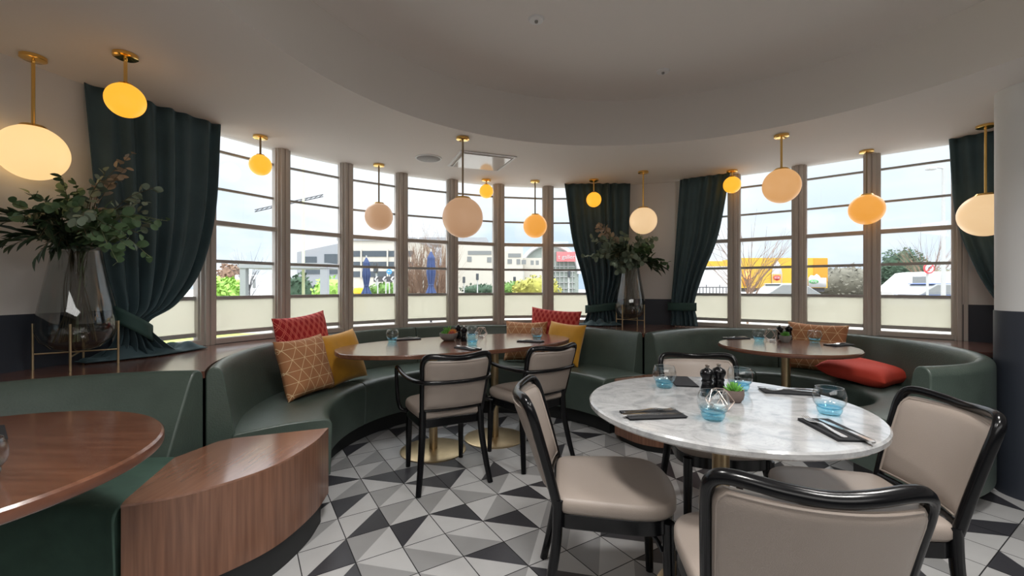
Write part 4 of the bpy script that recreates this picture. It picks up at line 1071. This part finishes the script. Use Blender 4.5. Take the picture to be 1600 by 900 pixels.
# traffic lights
def traffic_light(px, pytop, d, label):
    p = far(px, 455, d); t = thing('traffic_light', (p.x, d, GZ), label, 'traffic light', 'traffic lights'); zt = far(px, pytop, d).z - GZ
    MB().tube([(0, 0, 0), (0, 0, zt)], .06, 8).build('pole', X['pole'], t)
    h = MB().box((0, -.1, zt - .32), (.30, .22, .72)).build('head', X['sblack'], t, bevel=.03)
    for k in range(3): MB().tube([(0, -.24, zt - .10 - k * .22), (0, -.20, zt - .10 - k * .22)], .085, 16, up=(0, 0, 1)).build('lens', X['win'], h)
for px, top, d, lb in ((746, 428, 48, 'traffic light in front of the white building, taller one'), (725, 433, 50, 'traffic light left of the taller one before the white building'), (804, 433, 48, 'traffic light before the yellow green bush'), (889, 424, 48, 'traffic light below the red sign'), (588, 411, 30, 'traffic light between the parasol and the blue round sign')):
    traffic_light(px, top, d, lb)
# street poles
def lamp_post(px, top, d, label, arm=0, r=.06, mat='pole', name='lamp_post'):
    p = far(px, 455, d); t = thing(name, (p.x, d, GZ), label, 'pole'); zt = far(px, top, d).z - GZ
    MB().tube([(0, 0, 0), (0, 0, zt)], [r * 1.3, r * .8], 10).build('pole', X[mat], t)
    if arm: MB().tube([(0, 0, zt), (arm, 0, zt + .05)], r * .5, 8).build('arm', X[mat], t); MB().box((arm * 1.25, 0, zt - .02), (abs(arm) * .8, .22, .12)).build('lamp_head', X[mat], t, bevel=.03)
lamp_post(1474, 263, 19.5, 'tall grey street lamp seen through the rightmost window', -.45, .07)
lamp_post(474, 190, 13, 'pale green pole crossing the second window', 0, .035, 'palegreen', 'flag_pole')
lamp_post(818, 420, 40, 'thin pole before the low wing of the white building', 0, .05); 
p0, p1, pm = far(398, 331, 90.), far(505, 307, 90.), far(446, 320, 90.)
t = thing('tower_crane', (pm.x, 90., GZ), 'thin distant crane jib against the sky in the first two windows', 'crane')
MB().tube([(0, 0, 0), (0, 0, pm.z - GZ + 2.5)], .35, 4).build('mast', X['pole'], t)
b = MB()
for k in range(14):
    q0 = p0.lerp(p1, k / 14) - Vector((pm.x, 90., GZ)); q1 = p0.lerp(p1, (k + 1) / 14) - Vector((pm.x, 90., GZ)); up_ = Vector((0, 0, .42))
    b.tube([q0, q1], .09, 4); b.tube([q0 + up_, q1 + up_], .09, 4); b.tube([q0, q1 + up_], .06, 4)
b.build('jib', X['sblack'], t)
# portal frame and van at left
d = 12.; base = Vector((far(445, 455, d).x, d, GZ)); t = thing('bus_shelter', base, 'pale grey shelter frame across the first two windows', 'shelter')
front(t, 'post', X['facgrey'], 376, 385, 413, 476, d, base, .15); front(t, 'post', X['facgrey'], 501, 512, 415, 476, d, base, .15); front(t, 'roof', X['facgrey'], 375, 513, 411, 419, d, base, 1.2, .06)
d = 26.; base = Vector((far(402, 458, d).x, d, GZ))
def van(t, base, px0, px1, py0, py1, d, face=1):
    a, b_, w, h = box_at(px0, px1, py0, py1, d, 1); z1 = b_.z - GZ; L = w
    pr = [(-.5, .25), (-.5, .97), (-.47, 1.0), (.18, 1.0), (.24, .97), (.36, .62), (.46, .54), (.5, .46), (.5, .22)]
    poly = [(face * x * L, y * z1) for x, y in pr]; n = len(poly); W = 2.0
    b = MB(); b.add([(x, -W / 2, z) for x, z in poly] + [(x, W / 2, z) for x, z in poly], [tuple(range(n)), tuple(reversed(range(n, 2 * n)))] + [(i, (i + 1) % n, n + (i + 1) % n, n + i) for i in range(n)])
    b.build('body', X['vwhite'], t, angle=30, bevel=.04)
    MB().box((face * .285 * L, -W / 2 - .005, z1 * .74), (.12 * L, .02, z1 * .25)).build('side_window', X['win2'], t, bevel=.02)
    for x in (-.30, .34): MB().tube([(face * x * L, -W / 2 - .03, .36), (face * x * L, -W / 2 + .25, .36)], .36, 20, up=(0, 0, 1)).build('wheel', X['tyre'], t)
t = thing('van', base, 'white van parked beyond the shelter at left', 'van'); van(t, base, 383, 421, 430, 462, d)
# hoardings, hedges, shrubs
def leafy(name, px, py, d, sx, sz, mat, label, cat, n=900, leaf=.16, seed=1, kind=None):
    p = far(px, py, d); rr = random.Random(seed); t = thing(name, (p.x, d, GZ), label, cat); zt = p.z - GZ
    b = MB()
    for k in range(n):
        v = Vector((rr.gauss(0, 1), rr.gauss(0, 1), rr.gauss(0, 1))).normalized() * rr.uniform(.75, 1.0) ** .5
        bump = 1 + .12 * math.sin(v.x * 7 + seed) * math.sin(v.z * 6 + v.y * 5)
        c_ = Vector((v.x * sx * bump, v.y * sx * .7 * bump, zt - sz + v.z * sz * bump))
        if c_.z < .05: continue
        a_ = Vector((rr.gauss(0, 1), rr.gauss(0, 1), rr.gauss(0, 1))).normalized(); e_ = a_.orthogonal().normalized(); s = leaf * rr.uniform(.6, 1.3)
        b.add([c_ - a_ * s, c_ - e_ * s * .6, c_ + a_ * s, c_ + e_ * s * .6], [(0, 1, 2, 3)])
    b.build('foliage', mat, t, smooth=False, fix=False)
    core = MB()
    core.grid(lambda u, v: (sx * .84 * math.cos(u * 2 * PI) * math.sin(v * PI), sx * .58 * math.sin(u * 2 * PI) * math.sin(v * PI), max(0.0, zt - sz - sz * .84 * math.cos(v * PI))), 20, 12, closed_u=True); core.build('crown', mat, t)
    MB().tube([(0, 0, 0), (0, 0, max(.2, zt - sz))], .12, 8).build('trunk', X['brown'], t)
    return t
leafy('hedge', 352, 434, 14, .62, .6, X['lime'], 'bright lime green hedge outside the leftmost window', 'hedge', 500, .1, 1)
leafy('tree', 362, 410, 31, 1.1, 1.3, X['brown'], 'small brown leaved tree outside the leftmost window', 'tree', 420, .12, 2)
leafy('conifer', 466, 427, 18, .8, 1.0, X['hedged'], 'dark green shrub under the shelter frame', 'shrub', 300, .1, 3)
leafy('hedge', 520, 431, 15, .75, .7, X['lime'], 'bright green hedge right of the shelter frame', 'hedge', 300, .08, 4)
leafy('bush', 608, 441, 29, 1.6, .6, X['hedge'], 'low green bush under the chevron sign', 'shrub', 300, .12, 5)
leafy('bush', 838, 431, 40, 2.4, 1.3, plain('yellow_green_bush', (.26, .25, .05), .9, var=.4, scale=2), 'yellow green bush before the white building', 'shrub', 420, .18, 6)
leafy('bush', 805, 440, 45, 2.4, .9, X['hedge'], 'low green bush left of the yellow green one', 'shrub', 320, .16, 7)
leafy('bush', 752, 443, 53, 2.6, .8, X['hedged'], 'dark low bush beneath the traffic lights', 'shrub', 320, .16, 8)
leafy('tree', 1410, 388, 30, 1.75, 2.0, X['hedged'], 'large round dark evergreen beyond the white van', 'tree', 1200, .15, 9)
leafy('hedge', 1322, 413, 36, 3.2, 1.7, plain('grey_brown_treeline', (.115, .11, .085), .9, var=.4, scale=2), 'grey brown hedge right of the yellow trailer', 'hedge', 900, .16, 10)
leafy('hedge', 1462, 416, 38, 3.0, 1.8, plain('grey_green_scrub', (.13, .14, .105), .9, var=.4, scale=2), 'grey green scrub behind the street lamp', 'hedge', 700, .16, 12)
def bare(px, py, d, spread, label, seed, n=40, mat='brown', r0=.04, trunk=.5):
    rr = random.Random(seed); p = far(px, py, d); h = p.z - GZ; t = thing('bare_tree', (p.x, d, GZ), label, 'tree'); b = MB()
    b.tube([(0, 0, 0), (0, 0, h * trunk)], [r0, r0 * .7], 8); b.build('trunk', X[mat], t)
    b = MB()
    for k in range(n):
        a = rr.uniform(0, 2 * PI); z0 = h * trunk * rr.uniform(.3, 1); q = Vector((0, 0, z0)); P = [q]; dr = Vector((math.cos(a) * spread, math.sin(a) * spread, rr.uniform(.5, 1.1) * (h - z0))); m = 5
        for i in range(m): q = q + dr / m + Vector((rr.gauss(0, .04), rr.gauss(0, .04), rr.gauss(0, .02))) * h * .25; P.append(q.copy())
        b.tube(P, [r0 * .42 * (1 - i / (m + .5)) for i in range(m + 1)], 5)
        for s in range(4):
            i = rr.randint(1, m - 1); e = P[i] + (P[i + 1] - P[i]) * 2.2 + Vector((rr.gauss(0, .1), rr.gauss(0, .1), rr.gauss(0, .08))) * h * .6; b.tube([P[i], e], [r0 * .2, r0 * .05], 4)
    b.build('twigs', X[mat], t); return t
bare(1168, 357, 13, 1.0, 'bare branched tree in front of the yellow trailer', 2, 26, 'brown', .032)
bare(1452, 375, 26, 1.5, 'bare tree beside the round evergreen', 4, 26, 'brown', .04)
bare(390, 402, 22, .8, 'thin bare tree behind the shelter frame', 6, 18, 'sblack', .035)
for q, (px, d, s) in enumerate(((645, 18, 1), (660, 17.4, 2), (684, 17, 3), (697, 18.2, 4))):
    bare(px, 384, d, .5, ['twiggy brown shrub left of the right hand parasol, half behind a post', 'twiggy brown shrub just behind the right hand parasol', 'twiggy brown shrub right of the right hand parasol', 'twiggy brown shrub at the right edge of the fourth window'][q], 20 + s, 60, 'brown', .035, .35)
# white trailer, yellow advert trailer, cars, van, no-turn sign
d = 24.; base = Vector((far(1112, 455, d).x, d, GZ)); t = thing('white_lorry', base, 'long white lorry side with a yellow top band, left of the yellow trailer', 'lorry')
front(t, 'body', X['vwhite'], 1060, 1158, 416, 458, d, base, 2.4, 0); front(t, 'top_band', X['adyel'], 1060, 1158, 408, 416, d, base, 2.4, .01)
for x in (-1.1, -.4, 1.2): MB().tube([(x, -.02, .45), (x, .3, .45)], .45, 18, up=(0, 0, 1)).build('wheel', X['tyre'], t)
fr = MB(); a, b_, w, h = box_at(1083, 1140, 449, 458, 20., .1)
t = thing('railing', ((a.x + b_.x) / 2, 20., GZ), 'black railing in front of the white lorry', 'railing')
MB().box((0, 0, b_.z - GZ), (w, .04, .04)).build('top_rail', X['sblack'], t)
for k in range(12): MB().tube([(-w / 2 + w * k / 11, 0, 0), (-w / 2 + w * k / 11, 0, b_.z - GZ + (.12 if k % 4 == 0 else 0))], .018, 6).build('bar', X['sblack'], t)
d = 27.; base = Vector((far(1226, 455, d).x, d, GZ)); t = thing('advert_trailer', base, 'yellow advert trailer with a white milk bottle picture', 'trailer')
front(t, 'body', X['adyel'], 1159, 1293, 403, 450, d, base, 2.5, 0); front(t, 'end_panel', X['amb'], 1271, 1293, 404, 440, d, base, .05, .02); front(t, 'chassis', X['sblack'], 1165, 1290, 450, 456, d, base, 2.2, -.1)
P = lambda px, py: far(px, py, d) - base
cl = MB(); pts = [(1262, 449), (1262, 434), (1266, 430), (1271, 431), (1275, 428), (1279, 431), (1281, 434), (1290, 434), (1290, 449)]
cl.add([P(x, y) + Vector((0, -.06, 0)) for x, y in pts], [tuple(range(len(pts)))]); cl.build('white_cloud', X['vwhite'], t, solid=.02)
o_ = MB(); c_ = P(1270, 440); o_.add([c_ + Vector((.30 * math.cos(2 * PI * k / 24), -.09, .13 * math.sin(2 * PI * k / 24))) for k in range(24)], [tuple(range(24))]); lg = o_.build('logo', X['lgreen'], t, solid=.01)
word('Arla', .22, X['vwhite'], lg, (c_.x, -.10, c_.z), .004)
bo = [(1205, 448), (1205, 428), (1206, 421), (1208, 414), (1211, 409), (1212, 407), (1214, 407), (1215, 409), (1218, 414), (1220, 421), (1221, 428), (1221, 448)]
m_ = MB(); m_.add([P(x, y) + Vector((0, -.06, 0)) for x, y in bo], [tuple(range(len(bo)))]); btl = m_.build('bottle_picture', X['vwhite'], t, solid=.02)
c_ = P(1212.5, 435.5); MB().box((c_.x, -.08, c_.z), (.56, .01, .56)).build('label', X['labelor'], t)
s_ = MB(); sh = [(-.22, .10), (-.10, .16), (.10, .16), (.22, .10), (.20, -.08), (0, -.17), (-.20, -.08)]; s_.add([Vector((c_.x + x, -.10, c_.z + .05 + z)) for x, z in sh], [tuple(range(7))]); sl = s_.build('shield', X['labelred'], t, solid=.01)
word('BOB', .17, X['vwhite'], sl, (c_.x, -.115, c_.z + .05), .004)
MB().add([P(x, y) + Vector((0, -.05, 0)) for x, y in ((1161, 446), (1161, 424), (1172, 420), (1174, 436), (1170, 447))], [(0, 1, 2, 3, 4)]).build('fruit_picture', X['labelor'], t, solid=.02)
for x in (-2.2, -1.4, 1.6, 2.3): MB().tube([(x, .1, .33 ), (x, .4, .33)], .42, 18, up=(0, 0, 1)).build('wheel', X['tyre'], t)
def car(px0, px1, d, mat, label, face=-1):
    a = far(px0, 455, d); b_ = far(px1, 455, d); L = b_.x - a.x; t = thing('car', ((a.x + b_.x) / 2, d, GZ), label, 'car')
    low = [(-.5, .3), (-.5, .62), (-.46, .74), (-.22, .86), (.36, .88), (.48, .78), (.5, .3)]; hi = [(-.23, .85), (-.06, 1.32), (.05, 1.42), (.25, 1.42), (.43, .87)]
    for nm, poly, W, m in (('body', low, 1.75, mat), ('cabin', hi, 1.5, X['win2'])):
        poly = [(-face * x * L, z) for x, z in poly]; n = len(poly)
        MB().add([(x, -W / 2, z) for x, z in poly] + [(x, W / 2, z) for x, z in poly], [tuple(range(n)), tuple(reversed(range(n, 2 * n)))] + [(i, (i + 1) % n, n + (i + 1) % n, n + i) for i in range(n)]).build(nm, m, t, angle=30, bevel=.05)
    MB().box((-face * .15 * L, 0, 1.435), (.26 * L, 1.35, .05)).build('roof', mat, t, bevel=.02)
    for x in (-.31, .31): MB().tube([(x * L, -.90, .32), (x * L, -.6, .32)], .32, 18, up=(0, 0, 1)).build('wheel', X['tyre'], t)
car(1176, 1306, 23.0, X['carsilver'], 'silver car before the yellow trailer', 1)
car(1404, 1556, 22.0, X['carblue'], 'blue car before the white van', 1)
d = 26.; base = Vector((far(1466, 458, d).x, d, GZ)); t = thing('van', base, 'long white van behind the blue car', 'van'); van(t, base, 1372, 1560, 425, 462, d, -1)
d = 13.; p = far(1449, 455, d); t = thing('no_right_turn_sign', (p.x, d, GZ), 'round red and white no right turn sign on a post', 'sign')
zc = far(0, 419.5, d).z - GZ; R = 8.2 / F * d
MB().tube([(0, 0, 0), (0, 0, zc)], .03, 8).build('post', X['pole'], t)
dsc = MB().tube([(0, -.06, zc), (0, -.035, zc)], R, 32, up=(0, 0, 1)).build('disc', X['signred'], t)
MB().tube([(0, -.066, zc), (0, -.06, zc)], R * .78, 32, up=(0, 0, 1)).build('face', X['vwhite'], t)
ar = MB(); s = R * .5
ar.add([Vector((x * s, -.074, zc + z * s)) for x, z in ((-.45, -.9), (-.1, -.9), (-.1, .15), (.25, .15), (.25, -.2), (.85, .35), (.25, .9), (.25, .5), (-.2, .5), (-.45, .25))], [tuple(range(10))]); ar.build('arrow', X['sblack'], dsc, solid=.008)
ar = MB(); ar.box((0, -.08, zc), (R * 1.7, .008, R * .16), mat=Matrix.Rotation(-.785, 3, 'Y')); ar.build('slash', X['signred'], dsc)

# ------------------------------------------------------------------ sky, sun, and an added fill light behind the camera
w = bpy.data.worlds.new('sky'); sc.world = w; w.use_nodes = True; nt = w.node_tree; nt.nodes.clear()
out = N(nt, 'ShaderNodeOutputWorld'); bg = N(nt, 'ShaderNodeBackground'); tc = N(nt, 'ShaderNodeTexCoord'); mp = N(nt, 'ShaderNodeMapping'); mp.inputs['Scale'].default_value = (1.6, 1.6, 4.0)
nz = N(nt, 'ShaderNodeTexNoise'); nz.inputs['Scale'].default_value = 1.5; nz.inputs['Detail'].default_value = 6; nz.inputs['Roughness'].default_value = .5
cr = N(nt, 'ShaderNodeValToRGB'); e = cr.color_ramp.elements; e[0].position = .38; e[0].color = (.46, .62, .78, 1); e[1].position = .62; e[1].color = (.93, .96, 1.0, 1)
sp = N(nt, 'ShaderNodeSeparateXYZ'); zr = N(nt, 'ShaderNodeMapRange'); zr.inputs[1].default_value = .0; zr.inputs[2].default_value = .42; zr.inputs[3].default_value = 0; zr.inputs[4].default_value = 1
m2 = N(nt, 'ShaderNodeMix', data_type='RGBA'); m2.inputs[7].default_value = (1.12, 1.14, 1.17, 1)
nt.links.new(tc.outputs['Generated'], mp.inputs['Vector']); nt.links.new(mp.outputs['Vector'], nz.inputs['Vector']); nt.links.new(nz.outputs['Fac'], cr.inputs['Fac'])
nt.links.new(tc.outputs['Generated'], sp.inputs[0]); nt.links.new(sp.outputs[2], zr.inputs[0]); nt.links.new(zr.outputs[0], m2.inputs[0]); nt.links.new(cr.outputs['Color'], m2.inputs[6])
zb = N(nt, 'ShaderNodeMapRange', interpolation_type='SMOOTHSTEP'); zb.inputs[1].default_value = .31; zb.inputs[2].default_value = .78; zb.inputs[3].default_value = 1; zb.inputs[4].default_value = 4.3   # brighter towards the zenith, as an overcast sky is
vm = N(nt, 'ShaderNodeVectorMath', operation='SCALE'); nt.links.new(sp.outputs[2], zb.inputs[0]); nt.links.new(m2.outputs[2], vm.inputs[0]); nt.links.new(zb.outputs[0], vm.inputs['Scale'])
nt.links.new(vm.outputs[0], bg.inputs['Color']); bg.inputs['Strength'].default_value = 1.0; nt.links.new(bg.outputs[0], out.inputs['Surface'])
su = bpy.data.lights.new('sun', 'SUN'); su.energy = 1.2; su.angle = math.radians(3); su.color = (1, .93, .82)
so = bpy.data.objects.new('sun', su); COL.objects.link(so); so.rotation_euler = Vector((.10, .42, -.90)).to_track_quat('-Z', 'Y').to_euler()
def area(name, loc, size, power, color, target):
    l = bpy.data.lights.new(name, 'AREA'); l.shape = 'RECTANGLE'; l.size, l.size_y = size; l.energy = power; l.color = color
    o = bpy.data.objects.new(name, l); COL.objects.link(o); o.location = loc; o.rotation_euler = (Vector(target) - Vector(loc)).to_track_quat('-Z', 'Y').to_euler(); return o
area('unseen_room_fill', (.6, -1.5, 2.3), (3.6, 2.4), 70, (1, .975, .94), (.6, -1.3, 0))  # added soft fill behind the camera, not a known fitting

cam = bpy.data.cameras.new('camera'); co = bpy.data.objects.new('camera', cam); COL.objects.link(co)
co.location = (0, 0, CAMZ); co.rotation_euler = (PI / 2, 0, 0)
cam.sensor_width = 36; cam.lens = F / 1600 * 36; cam.shift_y = -(450 - HY) / 1600; cam.clip_start = .02; cam.clip_end = 500
sc.camera = co
vs_ = sc.view_settings; vs_.view_transform = 'Standard'; vs_.look = 'None'; vs_.gamma = 1; vs_.use_curve_mapping = False; vs_.exposure = 0.38
sc.cycles.use_denoising = True; sc.cycles.max_bounces = 9; sc.cycles.diffuse_bounces = 5; sc.cycles.transparent_max_bounces = 24; sc.cycles.caustics_reflective = False; sc.cycles.caustics_refractive = False
sc.cycles.sample_clamp_indirect = 6
